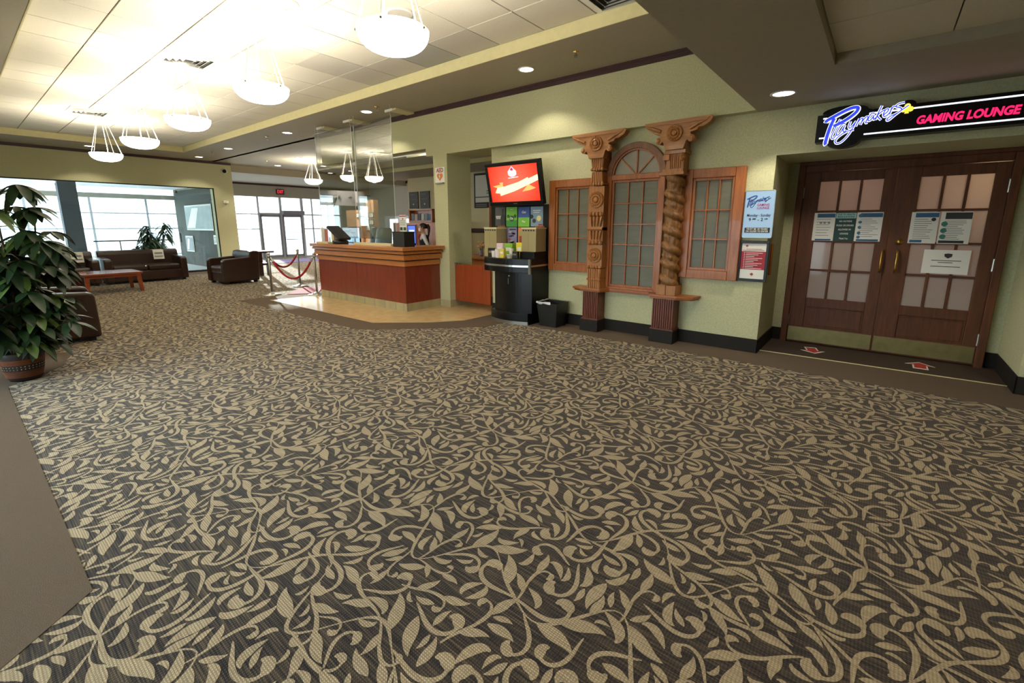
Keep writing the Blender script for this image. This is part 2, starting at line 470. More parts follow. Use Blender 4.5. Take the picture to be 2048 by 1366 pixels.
def slab(name, poly, z0, z1, m):
    return struct(name, MB().prism(poly, z0, z1, 0, 'XY'), m)
slab('trim_1', [(-1.4, -3.2), (-1.4, -.9), (-2.23, .16), (-5.82, .16), (-6.25, .55), (-6.9, .72), (-7.25, .3), (-7.25, -3.2)], -.01, .003, m_border)        # plain carpet along the window bay
slab('trim_2', [(-4.25, 5.02), (4, 5.02), (4, 5.7), (-4.25, 5.7)], -.01, .003, m_border)
slab('trim_3', [(-9.3, 3.30), (-5.40, 3.36), (-4.55, 4.16), (-4.15, 4.60), (-4.15, 5.75), (-5.3, 6.0), (-9.3, 6.2)], -.01, .0036, m_border)
slab('floor', [(-8.875, 3.71), (-5.63, 3.74), (-5.0, 4.27), (-4.70, 4.70), (-4.66, 5.9), (-8.6, 5.9)], -.01, .006, m_ctile)
slab('floor', [(-10.4, 5.9), (-3.5, 5.9), (-3.5, 8.2), (-10.4, 8.2)], -.01, .0062, m_mat)
slab('floor', [(-.94, 5.63), (1.03, 5.70), (1.03, 6.5), (-.94, 6.5)], -.01, .0045, m_mat)
slab('trim_4', [(-.94, 5.625), (1.03, 5.69), (1.03, 5.705), (-.94, 5.64)], -.01, .008, m_cream)   # pale threshold strip
slab('trim_5', [(XB - .1, -1), (XB + .75, -1), (XB + .75, 5.9), (XB - .1, 5.9)], -.01, .003, m_border)
slab('floor', [(-20.5, -3), (XB, -3), (XB, 5.5), (-20.5, 5.5)], -.01, .0035, m_conc)

# --- ceilings
TX0, TX1, TY0, TY1 = -14.6, -1.147, .767, 4.315
c = MB()
c.box(-16.5, TX0, -1, TY1, ZS, ZS + .3); c.box(TX0, -1.147, -1, TY0, ZS, ZS + .3); c.box(-16.5, -1.147, TY1, 5.5, ZS, ZS + .3)
c.box(-16.4, -9.6, 5.4, 13.2, ZS, ZS + .3); c.box(-20.3, -16.4, 5.5, 13.2, 3.06, 3.6)
struct('ceiling', c, m_soffit)
struct('ceiling', MB().box(-20.6, -16.3, -3.2, 5.56, 2.66, 2.9), m_lobbyc)
t = .012                                  # cream lining of the tray's upstands
c = MB(); c.box(TX0, TX1, TY1 - t, TY1, ZS - .002, ZT); c.box(TX0, TX1, TY0, TY0 + t, ZS - .002, ZT); c.box(TX0, TX0 + t, TY0, TY1, ZS - .002, ZT)
struct('trim_6', c, m_cream)
c = MB(); c.box(TX0, TX1, TY0, TY1, ZT + .012, ZT + .1, 1)
xs = [-3.03 - .6145 * k for k in range(-4, 20)]; ys = [1.336 + .6045 * k for k in range(-2, 6)]
dull = {(-4.29, 3.98): 2, (-5.12, 3.96): 3, (-5.6, 4.08): 3, (-3.68, 4.01): 3, (-5.67, 3.52): 3}
g = .007
for i in range(len(xs) - 1):
    for j in range(len(ys) - 1):
        x0, x1, y0, y1 = max(xs[i + 1], TX0), min(xs[i], TX1), max(ys[j], TY0 + t), min(ys[j + 1], TY1 - t)
        if x1 - x0 < .03 or y1 - y0 < .03: continue
        m = 0
        for (a, b), q in dull.items():
            if x0 < a < x1 and y0 < b < y1: m = q
        c.box(x0 + g, x1 - g, y0 + g, y1 - g, ZT, ZT + .02, m)
struct('ceiling', c, [m_tile, m_tbar, m_tileg, m_tilem])
# low ceiling towards the lounge doors, with a shallow tiled recess
c = MB(); RX, RY = -.43, 4.27
c.box(-1.147, RX, -3.2, W + .3, ZB, 3.6); c.box(RX, 4, RY, W + .3, ZB, 3.6)
struct('ceiling', c, m_soffit)
c = MB(); c.box(RX, 4, -3.2, RY, ZB + .10, 3.6, 1)
for i in range(8):
    for j in range(7):
        x0 = RX + .012 + i * .615; y1 = RY - .012 - j * .62
        c.box(x0 + .004, x0 + .611, y1 - .616, y1 - .004, ZB + .075, ZB + .11)
struct('ceiling', c, [m_tile, m_tbar])
c = MB(); c.box(RX, 4, RY - .012, RY, ZB - .001, ZB + .1); c.box(RX, RX + .012, -3.2, RY, ZB - .001, ZB + .1)
struct('trim_7', c, m_soffit)

# --- main wall, door recess, fascia and column
c = MB(); OX0, OX1, OZ, DY = -.94, 1.03, 2.10, 6.36
c.box(-4.82, OX0, W, W + .5, 0, ZB); c.box(OX0, OX1, W, W + .5, OZ, ZB); c.box(OX1, 4, W, W + .5, 0, ZB)
c.box(OX0 - .3, OX0, W + .5, DY + .15, 0, ZB); c.box(OX1, OX1 + .3, W + .5, DY + .15, 0, ZB); c.box(OX0, OX1, W + .5, DY + .15, OZ, ZB)
struct('wall_right', c, m_wall)
c = MB(); c.box(-9.59, -6.21, FF, 5.56, 2.67, ZS); c.box(-6.21, -1.147, FF, 5.56, ZB, ZS); c.box(-6.21, -4.82, 5.56, 5.9, ZB, ZS)
struct('wall_fascia', c, m_wall)
c = MB(); c.box(-9.59, -1.147, FF - .022, FF, ZS - .066, ZS - .03); c.box(-9.59, -1.147, FF - .034, FF, ZS - .03, ZS); c.box(-9.59, -1.147, FF - .012, FF, ZS - .074, ZS - .066)
struct('trim_8', c, m_darktrim)
c = MB(); c.box(-5.995, -5.665, 5.335, 5.88, 0, ZB)
struct('wall_column', c, m_wall)
c = MB(); c.box(-6.005, -5.655, 5.325, 5.89, 0, .125)
struct('baseboard_column', c, m_btile)
c = MB(); b = .156
c.box(-4.83, OX0 + .012, W - .012, W, 0, b); c.box(OX0, OX0 + .012, W - .012, DY, 0, b); c.box(OX1 - .012, OX1, W - .012, DY, 0, b); c.box(OX1 - .012, 4, W - .012, W, 0, b)
c.box(OX0, -.83, DY - .012, DY, 0, b); c.box(.93, OX1, DY - .012, DY, 0, b)
struct('baseboard_right', c, m_base, bevel=.004)
c = MB(); c.box(OX0, -.80, DY, DY + .1, 0, OZ); c.box(.92, OX1, DY, DY + .1, 0, OZ)
struct('wall_recess', c, m_wall)

# --- lounge glass wall (back) with its header, end pier and glass
c = MB(); c.box(XB - .3, XB, -1, 5.93, 2.494, ZS); c.box(XB - .3, XB, 5.39, 5.93, 0, 2.494); c.box(XB - .3, XB, -1, .1, 0, 2.494)
struct('wall_back', c, m_wall)
c = MB(); c.box(XB, XB + .02, -1, 5.93, ZS - .07, ZS)
struct('trim_9', c, m_darktrim)
c = MB(); c.box(XB - .02, XB + .012, .1, 5.39, 2.470, 2.498); c.box(XB - .1, XB + .012, 5.39, 5.93, 0, .14)
struct('trim_10', c, m_base)
w4 = bpy.data.objects.new('window_4', None); C.objects.link(w4); w4.location = (XB - .03, 2.7, 0); w4['kind'] = 'structure'
for k, (a, b_) in enumerate(((.1, 1.05), (1.06, 2.35), (2.36, 3.55), (3.56, 4.28), (4.29, 5.385))):
    build('pane', MB().box(XB - .04, XB - .028, a, b_, .06, 2.47), m_glass, w4)
build('frame', MB().box(XB - .06, XB - .01, .1, 5.39, 0, .06).box(XB - .05, XB - .01, 5.365, 5.39, .06, 2.47), m_base, w4)
h = build('door_handle', MB().tube([(XB - .005, 4.37, .90), (XB + .04, 4.37, .92), (XB + .04, 4.37, 1.15), (XB - .005, 4.37, 1.17)], .012), m_blackm, w4)
# lobby behind the glass
c = MB(); c.box(-20.5, XB - .3, 5.56, 5.8, 0, 2.7)
struct('wall_lobby', c, m_lobby)
c = MB(); c.box(-17.5, -17.15, 2.10, 2.47, 0, 2.62)
struct('wall_pillar', c, m_pillar)
c = MB(); c.box(-20.6, -20.4, -3, 5.56, 2.30, 2.45)
struct('wall_lobby_header', c, m_wall2)
w5 = bpy.data.objects.new('window_5', None); C.objects.link(w5); w5.location = (-20.5, 2.5, 0); w5['kind'] = 'structure'
c = MB()
for y in (-2.9, -1.3, .2, 1.7, 3.2, 4.7): c.box(-20.52, -20.46, y - .03, y + .03, 0, 2.3)
for z in (.35, 1.28, 1.80): c.box(-20.51, -20.47, -3, 5.56, z - .018, z + .018)
build('frame', c, m_alu, w5)
build('pane', MB().box(-20.495, -20.485, -3, 5.56, .02, 2.3).box(-20.495, -20.485, -3, 5.56, 2.45, 2.66), m_glass, w5)

# --- entrance wall with glazed doors
c = MB(); c.box(XE - .25, XE, 5.56, 13.2, 2.54, 3.3); c.box(XE - .25, XE, 12.0, 13.2, 0, 2.54)
struct('wall_entrance', c, m_wall2)
c = MB(); c.box(XE, XE + .02, 5.8, 13.2, 2.99, 3.06)
struct('trim_11', c, m_darktrim)
w6 = bpy.data.objects.new('window_6', None); C.objects.link(w6); w6.location = (XE, 8, 0); w6['kind'] = 'structure'
c = MB()
for y, q in ((5.75, .04), (6.6, .03), (8.27, .035), (9.17, .05), (10.09, .06), (10.55, .03), (11.3, .03), (11.95, .05)): c.box(XE - .06, XE, y - q, y + q, 0, 2.54)
for z in (1.24, 1.84): c.box(XE - .055, XE - .005, 5.7, 8.27, z - .02, z + .02); c.box(XE - .055, XE - .005, 10.1, 12.0, z - .025, z + .025)
c.box(XE - .055, XE - .005, 8.27, 10.1, 1.82, 1.90); c.box(XE - .055, XE - .005, 5.7, 12.0, 0, .07)
build('frame', c, m_alu, w6)
build('pane', MB().box(XE - .036, XE - .028, 5.7, 12.0, .05, 2.54), m_glass, w6)
d3 = bpy.data.objects.new('door_3', None); C.objects.link(d3); d3.location = (XE, 9.2, 0); d3['kind'] = 'structure'
c = MB()
for y in (8.33, 9.10, 9.24, 10.02): c.box(XE - .02, XE + .02, y - .035, y + .035, .05, 1.82)
for z in (.10, 1.78): c.box(XE - .02, XE + .02, 8.33, 9.1, z - .05, z + .05); c.box(XE - .02, XE + .02, 9.24, 10.02, z - .05, z + .05)
build('frame', c, m_alud, d3)
build('push_bar', MB().box(XE + .02, XE + .06, 9.28, 9.98, .78, .81).box(XE + .02, XE + .05, 9.28, 9.98, 1.08, 1.10), m_steel, d3)
build('closer_box', MB().box(XE, XE + .16, 9.2, 10.12, 1.84, 2.0), m_alud, d3)

# --- rooms behind the reception desk
c = MB(); c.box(-10.28, -3.5, 8.2, 8.4, 0, 3.4)
struct('wall_office', c, m_office)
struct('wall_office_side', MB().box(-3.5, -3.3, 5.98, 8.4, 0, 3.4), m_office)
c = MB(); c.box(-10.9, -3.4, 6.9, 8.3, 2.64, 2.9)
struct('ceiling', c, m_soffit)
c = MB(); c.box(-10.9, -3.4, 6.88, 6.9, 2.62, 2.70); c.box(-10.92, -10.9, 6.88, 8.3, 2.62, 2.70)
struct('trim_12', c, m_cream)
c = MB(); c.box(-9.7, -3.4, 5.5, 6.95, 2.95, 3.1)
struct('ceiling', c, m_tile)
struct('wall_far', MB().box(-20, -10.2, 13.0, 13.2, 0, 3.4), m_wall2); struct('wall_hall_side', MB().box(-10.3, -10.1, 8.4, 13.0, 0, 3.4), m_wall2)
c = MB(); c.box(-20, -10.3, 12.97, 13.0, ZS - .1, ZS); struct('trim_13', c, m_darktrim)
# --- closing walls that stand behind or beside the camera
struct('wall_left', MB().box(-16.3, -6.62, .02, .16, 0, 3.4), m_wall); struct('wall_left', MB().box(-6.9, -6.62, -.6, .02, 0, 3.4), m_wall)
c = MB(); c.box(-6.9, -1.0, -.75, -.6, 0, .22); c.box(-6.9, -1.0, -.75, -.6, 1.5, 3.4); c.box(-1.0, -.85, -3.2, -.6, 0, 3.4)
struct('wall_left', c, m_wall)
c = MB(); c.box(-1.0, 4, -3.35, -3.2, 0, 3.6); c.box(4, 4.15, -3.35, 5.9, 0, 3.6)
struct('wall_near', c, m_wall)
w7 = bpy.data.objects.new('window_7', None); C.objects.link(w7); w7.location = (-4, -.68, 0); w7['kind'] = 'structure'
c = MB()
for x in (-6.6, -5.2, -3.8, -2.4, -1.02): c.box(x - .025, x + .025, -.7, -.65, .22, 1.5)
build('frame', c, m_alu, w7)
build('pane', MB().box(-6.6, -1.0, -.68, -.672, .22, 1.5), m_glass, w7)
struct('sun_blocker_wall', MB().box(-31, -30, -8, 9.7, -.12, 5.5), m_conc)  # added outdoors to keep low sun off the lounge carpet
struct('sun_blocker_wall', MB().box(-31, -30, 12.3, 24, -.12, 5.5), m_conc)  # added outdoors to narrow the sun coming through the entrance
struct('ground', MB().box(-60, 20, -40, 60, -.25, -.12), m_conc)
# ------------------------------------------------------------------ oak windows in the main wall
def grid_window(name, x0, x1, z0, z1, fr, cols, rows, pm, fm):
    r = bpy.data.objects.new(name, None); C.objects.link(r); r.location = ((x0 + x1) / 2, W, z0); r['kind'] = 'structure'
    yo, yi = W - .062, W - .016
    c = MB()
    c.box(x0, x0 + fr, yo, W, z0, z1); c.box(x1 - fr, x1, yo, W, z0, z1); c.box(x0 + fr, x1 - fr, yo, W, z0, z0 + fr); c.box(x0 + fr, x1 - fr, yo, W, z1 - fr, z1)
    build('frame', c, m_oak, r, bevel=.006)
    a, b, e = fr - .001, fr + .028, W - .040
    c = MB(); c.box(x0 + a, x0 + b, e, W, z0 + a, z1 - a); c.box(x1 - b, x1 - a, e, W, z0 + a, z1 - a); c.box(x0 + b, x1 - b, e, W, z0 + a, z0 + b); c.box(x0 + b, x1 - b, e, W, z1 - b, z1 - a)
    gx0, gx1, gz0, gz1 = x0 + b, x1 - b, z0 + b, z1 - b
    for i in range(1, cols): x = gx0 + (gx1 - gx0) * i / cols; c.box(x - .008, x + .008, W - .03, W - .005, gz0, gz1)
    for j in range(1, rows): z = gz0 + (gz1 - gz0) * j / rows; c.box(gx0, gx1, W - .031, W - .005, z - .008, z + .008)
    build('sash', c, m_oak, r, bevel=.003, seg=1)
    build('pane', MB().box(gx0, gx1, W - .012, W - .004, gz0, gz1), pm, r)
    return r
grid_window('window_1', -3.70, -2.96, .765, 2.005, .10, 3, 3, m_frost, m_oak)
grid_window('window_2', -1.842, -1.197, .79, 2.015, .10, 3, 3, m_frost, m_oak)
r = grid_window('window_3', -2.812, -2.06, .545, 2.015, .065, 3, 5, m_frost, m_oak)
r.name = 'window_3'
acx, acz = -2.436, 2.0
def arc(r0, r1, y0, y1, n=28, a0=0, a1=PI, m=0, mb=None):
    mb = mb or MB(); vs = []; fs = []
    for i in range(n + 1):
        a = a0 + (a1 - a0) * i / n
        for rr in (r0, r1):
            for y in (y0, y1): vs.append((acx + rr * math.cos(a), y, acz + rr * math.sin(a)))
    for i in range(n):
        k = 4 * i
        fs += [(k, k + 1, k + 5, k + 4), (k + 2, k + 6, k + 7, k + 3), (k, k + 4, k + 6, k + 2), (k + 1, k + 3, k + 7, k + 5)]
    return mb.add(vs, fs, m)
build('arch', arc(.315, .385, W - .065, W), WOOD('arch_wood', '8A5A38', '6A4026', .45), r, bevel=.004)
c = arc(.295, .316, W - .045, W)
for a in (45, 90, 135):
    d = Vector((math.cos(R(a)), 0, math.sin(R(a)))); n = Vector((-d.z, 0, d.x))
    c.obox(Vector((acx, W - .018, acz)) + d * .155, d * .15, Vector((0, .012, 0)), n * .008)
build('fan_muntin', c, m_oak, r)
c = MB(); c.prism([(acx + .30 * math.cos(PI * i / 24), acz + .30 * math.sin(PI * i / 24)) for i in range(25)], W - .012, W - .004)
build('fan_pane', c, m_frostl, r)

# ------------------------------------------------------------------ carved wooden columns
def flutes(mb, x, w0, w1, z0, z1, y, n=6, m=0):
    mb.add([(x - w0, y, z0), (x + w0, y, z0), (x + w0, W, z0), (x - w0, W, z0), (x - w1, y, z1), (x + w1, y, z1), (x + w1, W, z1), (x - w1, W, z1)],
           [(3, 2, 1, 0), (4, 5, 6, 7), (0, 1, 5, 4), (1, 2, 6, 5), (2, 3, 7, 6), (3, 0, 4, 7)], m)
    for i in range(n):
        u = -1 + 2 * (i + .5) / n
        mb.tube([(x + u * w0 * .98, y, z0), (x + u * w1 * .98, y, z1)], [w0 / n * .72, w1 / n * .72], 6, m)
def beads(mb, x, w, z, y, n=5, r=.022, m=0, sc=(1, .9, 1)):
    for i in range(n): mb.sphere((x + w * (-1 + 2 * (i + .5) / n), y, z), r, 10, m, sc)
    mb.box(x - w - .004, x + w + .004, y + .002, W, z - .012, z + .012, m)
def rosette(mb, x, z, y, r, m=0):
    mb.lathe([(r, 0), (r, -.012), (r * .93, -.02), (r * .62, -.008), (r * .6, -.024), (r * .5, -.028), (r * .34, -.012), (r * .28, -.03), (r * .1, -.036), (.0005, -.036)], (x, y, z), 28, m, 'Y')
    for k in range(22):
        a = 2 * PI * k / 22; d = Vector((math.cos(a), 0, math.sin(a)))
        mb.tube([Vector((x, y - .014, z)) + d * r * .66, Vector((x, y - .016, z)) + d * r * .98], [r * .03, r * .07], 5, m)
def petals(mb, x, z0, z1, y, w, n=4, up=True, m=0):
    for i in range(n):
        u = -1 + 2 * (i + .5) / n
        pts = [(x + u * w * (.8 + .25 * t if up else 1.05 - .25 * t), y - .012 * math.sin(PI * t), z0 + (z1 - z0) * t) for t in (0, .3, .6, 1)]
        rr = [w / n * k for k in ((.35, .6, .75, .9) if up else (.9, .75, .6, .2))]
        mb.tube(pts, rr, 6, m)
def capital(mb, x, z, y, k=1.0, m=0):
    pr = [(-.35, .245), (.375, .250), (.39, .225), (.365, .185), (.30, .150), (.25, .145), (.235, .118), (.17, .105), (.165, .09), (.20, .07), (.215, .04), (.195, .012), (.16, .005), (.14, .03), (.125, .02), (.10, -.06),
          (-.10, -.06), (-.125, .02), (-.14, .03), (-.16, .005), (-.195, .012), (-.215, .04), (-.20, .07), (-.165, .09), (-.17, .105), (-.235, .125), (-.30, .17), (-.345, .205)]
    mb.prism([(x + a * k, z + b) for a, b in pr], y, y + .10, m)
    mb.prism([(x - .30 * k, z + .205), (x + .33 * k, z + .205), (x + .36 * k, z + .235), (x - .33 * k, z + .235)], y - .010, y + .05, m)
    for s in (-1, 1):
        mb.tube([(x + s * .16 * k, y, z + .14), (x + s * .24 * k, y - .008, z + .175), (x + s * .33 * k, y, z + .21)], [.02, .018, .008], 6, m)
        mb.sphere((x + s * .185 * k, y + .01, z + .045), .03, 10, m, (1, .8, 1.2))
    rosette(mb, x, z + .11, y, .088 * k, m)
# left column
x, y = -2.885, 5.285
t = thing('carved_column', (x, W, 0), 'carved wooden column with sunburst rosettes, left of the arched window', 'column', 'carved wooden columns on the olive wall')
build('plinth', MB().box(-3.055, -2.79, 5.25, W, 0, .158), m_base, t, bevel=.004)
c = MB().box(-3.03, -2.81, 5.285, W, .158, .535)
for i in range(9): xx = -3.025 + .026 * i; c.tube([(xx, 5.283, .175), (xx, 5.283, .53)], .0105, 6)
c.box(-3.045, -2.80, 5.265, W, .155, .172)
build('pedestal', c, m_pedw, t)
c = MB(); y = 5.28
flutes(c, x, .095, .088, .585, .685, y); beads(c, x, .10, .70, y, 6, .020); flutes(c, x, .090, .100, .715, .84, y)
beads(c, x, .10, .862, y, 5, .021)
c.box(x - .105, x + .105, y + .012, W, .875, 1.15); rosette(c, x, 1.01, y + .012, .098)
beads(c, x, .10, 1.175, y, 4, .024, sc=(.9, .9, 1.3))
c.box(x - .10, x + .10, y + .022, W, 1.19, 1.56)
petals(c, x, 1.215, 1.325, y + .02, .095, 4, True); c.box(x - .10, x + .10, y - .004, W, 1.335, 1.37); petals(c, x, 1.38, 1.51, y + .02, .10, 4, True)
c.tube([(x - .105, y + .002, 1.352), (x + .105, y + .002, 1.352)], .02, 8)
beads(c, x, .10, 1.535, y, 4, .024, sc=(.9, .9, 1.3))
c.box(x - .105, x + .105, y + .012, W, 1.56, 1.88); rosette(c, x, 1.715, y + .012, .102)
beads(c, x, .095, 1.91, y, 5, .022, sc=(1, .9, 1.3)); flutes(c, x, .082, .074, 1.93, 2.055, y); beads(c, x, .088, 2.085, y, 5, .022); flutes(c, x, .074, .092, 2.105, 2.225, y)
build('shaft', c, m_carved, t, smooth=False)
build('capital', (lambda q: (capital(q, x, 2.275, 5.235, 1.0), q)[1])(MB()), m_carvedx, t)
build('capital_block', MB().box(x - .09, x + .09, 5.30, W, 2.19, 2.50), m_carved, t)
# right column
x = -1.915
t = thing('carved_column', (x, W, 0), 'carved wooden column with a twisted vine shaft, right of the arched window', 'column', 'carved wooden columns on the olive wall')
build('plinth', MB().box(-2.085, -1.795, 5.25, W, 0, .158), m_base, t, bevel=.004)
c = MB().box(-2.065, -1.815, 5.285, W, .158, .535)
for i in range(10): xx = -2.06 + .0265 * i; c.tube([(xx, 5.283, .175), (xx, 5.283, .53)], .0105, 6)
c.box(-2.08, -1.80, 5.265, W, .155, .172)
build('pedestal', c, m_pedw, t)
c = MB().box(x - .115, x - .002, 5.26, W, .585, .70).box(x + .002, x + .115, 5.26, W, .585, .70)
build('base_block', c, m_carved, t, bevel=.003)
vs = []; fs = []; NZ, NA = 150, 40; z0, z1 = .70, 1.955
for i in range(NZ + 1):
    z = z0 + (z1 - z0) * i / NZ
    for j in range(NA):
        a = 2 * PI * j / NA
        ph = a + (z - z0) * 2 * PI / .195
        b = max(0, math.cos(ph)) ** .55
        fl = (.016 * max(0, math.sin(5 * a + 20 * z)) * max(0, math.sin(52 * z + a)) + .014 * max(0, math.cos(ph + PI)) * (.6 + .4 * math.sin(9 * a - 12 * z))) * (1 - b)
        rr = .080 + .036 * b + fl
        vs.append((x + rr * math.cos(a), 5.36 + rr * math.sin(a), z))
for i in range(NZ):
    for j in range(NA): fs.append((i * NA + j, i * NA + (j + 1) % NA, (i + 1) * NA + (j + 1) % NA, (i + 1) * NA + j))
build('shaft', MB().add(vs, fs).box(x - .085, x + .085, 5.40, W, z0, z1), m_bark, t, smooth=True)
c = MB().box(x - .155, x + .12, 5.25, W, 1.955, 1.985).box(x - .125, x + .105, 5.27, W, 1.985, 2.02)
c.box(x - .10, x + .095, 5.30, W, 2.02, 2.225)
c.box(x - .13, x - .06, 5.27, W, 2.12, 2.18); c.tube([(x + .075, 5.285, 2.10), (x + .09, 5.275, 2.14), (x + .08, 5.285, 2.185)], [.01, .03, .02], 8)
for i in range(6): c.tube([(x - .055 + .022 * i, 5.298, 2.025), (x - .055 + .022 * i, 5.298, 2.18)], .008, 6)
c.box(x - .115, x + .115, 5.275, W, 2.185, 2.225)
build('neck', c, m_carved, t)
build('capital', (lambda q: (capital(q, x, 2.285, 5.235, 1.0), q)[1])(MB()), m_carvedx, t)
build('capital_block', MB().box(x - .10, x + .10, 5.30, W, 2.2, 2.50), m_carved, t)
# shelf that runs under the window and both columns
c = MB()
c.prism([(-3.21, W), (-3.21, 5.30), (-3.08, 5.245), (-2.77, 5.245), (-2.70, 5.38), (-2.17, 5.38), (-2.11, 5.245), (-1.78, 5.245), (-1.60, 5.30), (-1.57, W)], .557, .584, 0, 'XY')
c.prism([(-3.19, W), (-3.19, 5.32), (-3.07, 5.262), (-2.78, 5.262), (-2.71, 5.40), (-2.16, 5.40), (-2.10, 5.262), (-1.79, 5.262), (-1.62, 5.32), (-1.59, W)], .535, .557, 0, 'XY')
solo('wall_shelf', c, m_oakx, 'narrow wooden ledge running under the arched window and both carved columns', 'shelf', bevel=.003)

# ------------------------------------------------------------------ lounge doors
yd = 6.30
d = MB(); d.box(-.83, -.765, yd - .03, 6.4, 0, 2.06); d.box(.865, .93, yd - .03, 6.4, 0, 2.06); d.box(-.83, .93, yd - .03, 6.4, 2.06, 2.10); d.box(-.765, .865, yd - .03, 6.4, 1.985, 2.06)
struct('trim_14', d, m_door, bevel=.006)
def leaf(name, x0, x1, gx0, gx1, hx, hinge_x):
    r = bpy.data.objects.new(name, None); C.objects.link(r); r.location = ((x0 + x1) / 2, yd + .03, 0); r['kind'] = 'structure'
    z0, z1, gz0, gz1 = .02, 1.98, .558, 1.878
    c = MB(); y0, y1 = yd, yd + .045
    c.box(x0, gx0, y0, y1, z0, z1); c.box(gx1, x1, y0, y1, z0, z1); c.box(gx0, gx1, y0, y1, gz1, z1); c.box(gx0, gx1, y0, y1, .455, gz0)
    c.box(gx0, gx1, y0, y1, z0, .215); c.box(gx0, gx1, y0 + .014, y1 - .01, .215, .455)
    c.box(gx0 + .02, gx1 - .02, y0 + .008, y1, .235, .435)
    build('leaf', c, m_door, r, bevel=.004)
    c = MB()
    for i in (1, 2): x = gx0 + (gx1 - gx0) * i / 3; c.box(x - .011, x + .011, y0 + .002, y1 - .004, gz0, gz1)
    for j in (1, 2, 3): z = gz0 + (gz1 - gz0) * j / 4; c.box(gx0, gx1, y0 + .003, y1 - .005, z - .011, z + .011)
    build('muntins', c, m_door, r, bevel=.003, seg=1)
    build('pane', MB().box(gx0, gx1, y0 + .018, y0 + .025, gz0, gz1), m_dpane, r)
    build('kick_plate', MB().box(x0 + .01, x1 - .01, y0 - .004, y0 + .002, .035, .20), m_kick, r)
    build('door_handle', MB().tube([(hx, y0, .905), (hx, y0 - .045, .915), (hx, y0 - .055, .95), (hx, y0 - .055, 1.09), (hx, y0 - .045, 1.125), (hx, y0, 1.135)], .011, 10), m_brass, r, smooth=True)
    for z in (.28, 1.02, 1.76): build('hinge', MB().tube([(hinge_x, y0 - .006, z - .06), (hinge_x, y0 - .006, z + .06)], .011, 8), m_steel, r)
    return r
leaf('door_1', -.765, .0495, -.612, -.055, .02, -.765)
r2 = leaf('door_2', .0505, .865, .238, .76, .146, .865)
build('lock', MB().lathe([(.0005, -.018), (.014, -.018), (.02, -.010), (.032, -.006), (.034, 0), (.034, .004)], (.148, yd, 1.225), 20, 0, 'Y'), m_brass, r2, smooth=True)
# room beyond the doors
c = MB(); c.box(-1.2, 1.2, 7.9, 8.0, 0, 2.6); c.box(-1.3, -1.2, 6.45, 8, 0, 2.6); c.box(1.2, 1.3, 6.45, 8, 0, 2.6); c.box(-1.3, 1.3, 6.45, 8, 2.5, 2.6)
struct('wall_lounge', c, M('pink_lounge_wall', 'C9A08C', .8))
light('lounge_lamp', 'POINT', (.80, 6.75, 1.85), 3.5, (1, .70, .40), size=.15)
light('lounge_lamp', 'POINT', (-.3, 7.3, 2.0), 4, (1, .72, .6), size=.2)

# ------------------------------------------------------------------ papers on the doors
yp = yd - .002
def sheet(name, x0, x1, z0, z1, label, head=None, body=None, lines=8, y=yp, extra=None, cat='notice', base=m_paper, group='notices on the lounge doors', hz=.14):
    t = tag(build(name, MB().box(x0, x1, y - .002, y, z0, z1), base, loc=((x0 + x1) / 2, y, z0)), label, cat, group)
    H_ = z1 - z0; Wd = x1 - x0
    if head: build('heading', MB().box(x0 + Wd * .15, x1 - Wd * .02, y - .003, y - .001, z1 - H_ * (hz + .03), z1 - H_ * .03), head, t)
    if lines:
        c = MB(); rr = random.Random(int(x0 * 1000) + int(z0 * 77))
        for i in range(lines):
            z = z1 - H_ * (hz + .09 + (.94 - hz - .13) * i / lines); c.box(x0 + Wd * .14, x0 + Wd * (.55 + .35 * rr.random()), y - .0028, y - .001, z - H_ * .012, z + H_ * .006)
        build('print', c, body or m_inkg, t)
    if extra: extra(t)
    return t
def ft(t):
    build('footer', MB().box(-.60, -.45, yp - .003, yp - .001, 1.228, 1.245), m_blue, t)
    [build('icon', MB().disc((q, yp - .003, 1.425), .013, 12, 0, 'Y'), m_inkg, t) for q in (-.56, -.525, -.485)]
sheet('notice', -.63, -.43, 1.225, 1.535, 'white notice with a blue header, left pane of the left lounge door', m_blue, lines=7, extra=ft)
t = tag(build('notice', MB().box(-.425, -.245, yp - .002, yp, 1.22, 1.535), m_teal, loc=(-.335, yp, 1.22)), 'dark green notice refusing outside food or drinks, middle of the left lounge door', 'notice', 'notices on the lounge doors')
build('heading_band', MB().box(-.425, -.245, yp - .0035, yp - .001, 1.472, 1.530), M('pale_teal_band', 'A9D3CF', .6), t)
c = MB()
for s, z in (('DUE TO HEALTH', 1.513), ('REGULATIONS', 1.488)): c.text(s, (-.335, yp - .004, z), (1, 0, 0), (0, 0, 1), .024, bold=.0005, width=.15)
build('heading', c, m_teal, t)
c = MB()
for s, z, q in (('NO OUTSIDE', 1.44, .115), ('FOOD OR DRINKS', 1.395, .155), ('ALLOWED IN', 1.35, .115), ('LOUNGE', 1.305, .075), ('Thank You', 1.252, .08)): c.text(s, (-.335, yp - .003, z), (1, 0, 0), (0, 0, 1), .026, bold=.0004, width=q)
build('print', c, m_paper, t)
def ft(t):
    mi_ = M('icon_blue', '3D6F8E', .6)
    for z in (1.50, 1.43, 1.375, 1.315, 1.27): build('icon', MB().disc((-.205, yp - .003, z), .016 if z < 1.5 else .02, 14, 0, 'Y'), mi_, t)
    build('footer', MB().box(-.22, -.03, yp - .003, yp - .001, 1.228, 1.248), m_blue, t)
sheet('notice', -.24, -.015, 1.225, 1.535, 'white notice with a column of round icons, right pane of the left lounge door', m_blue, lines=10, extra=ft)
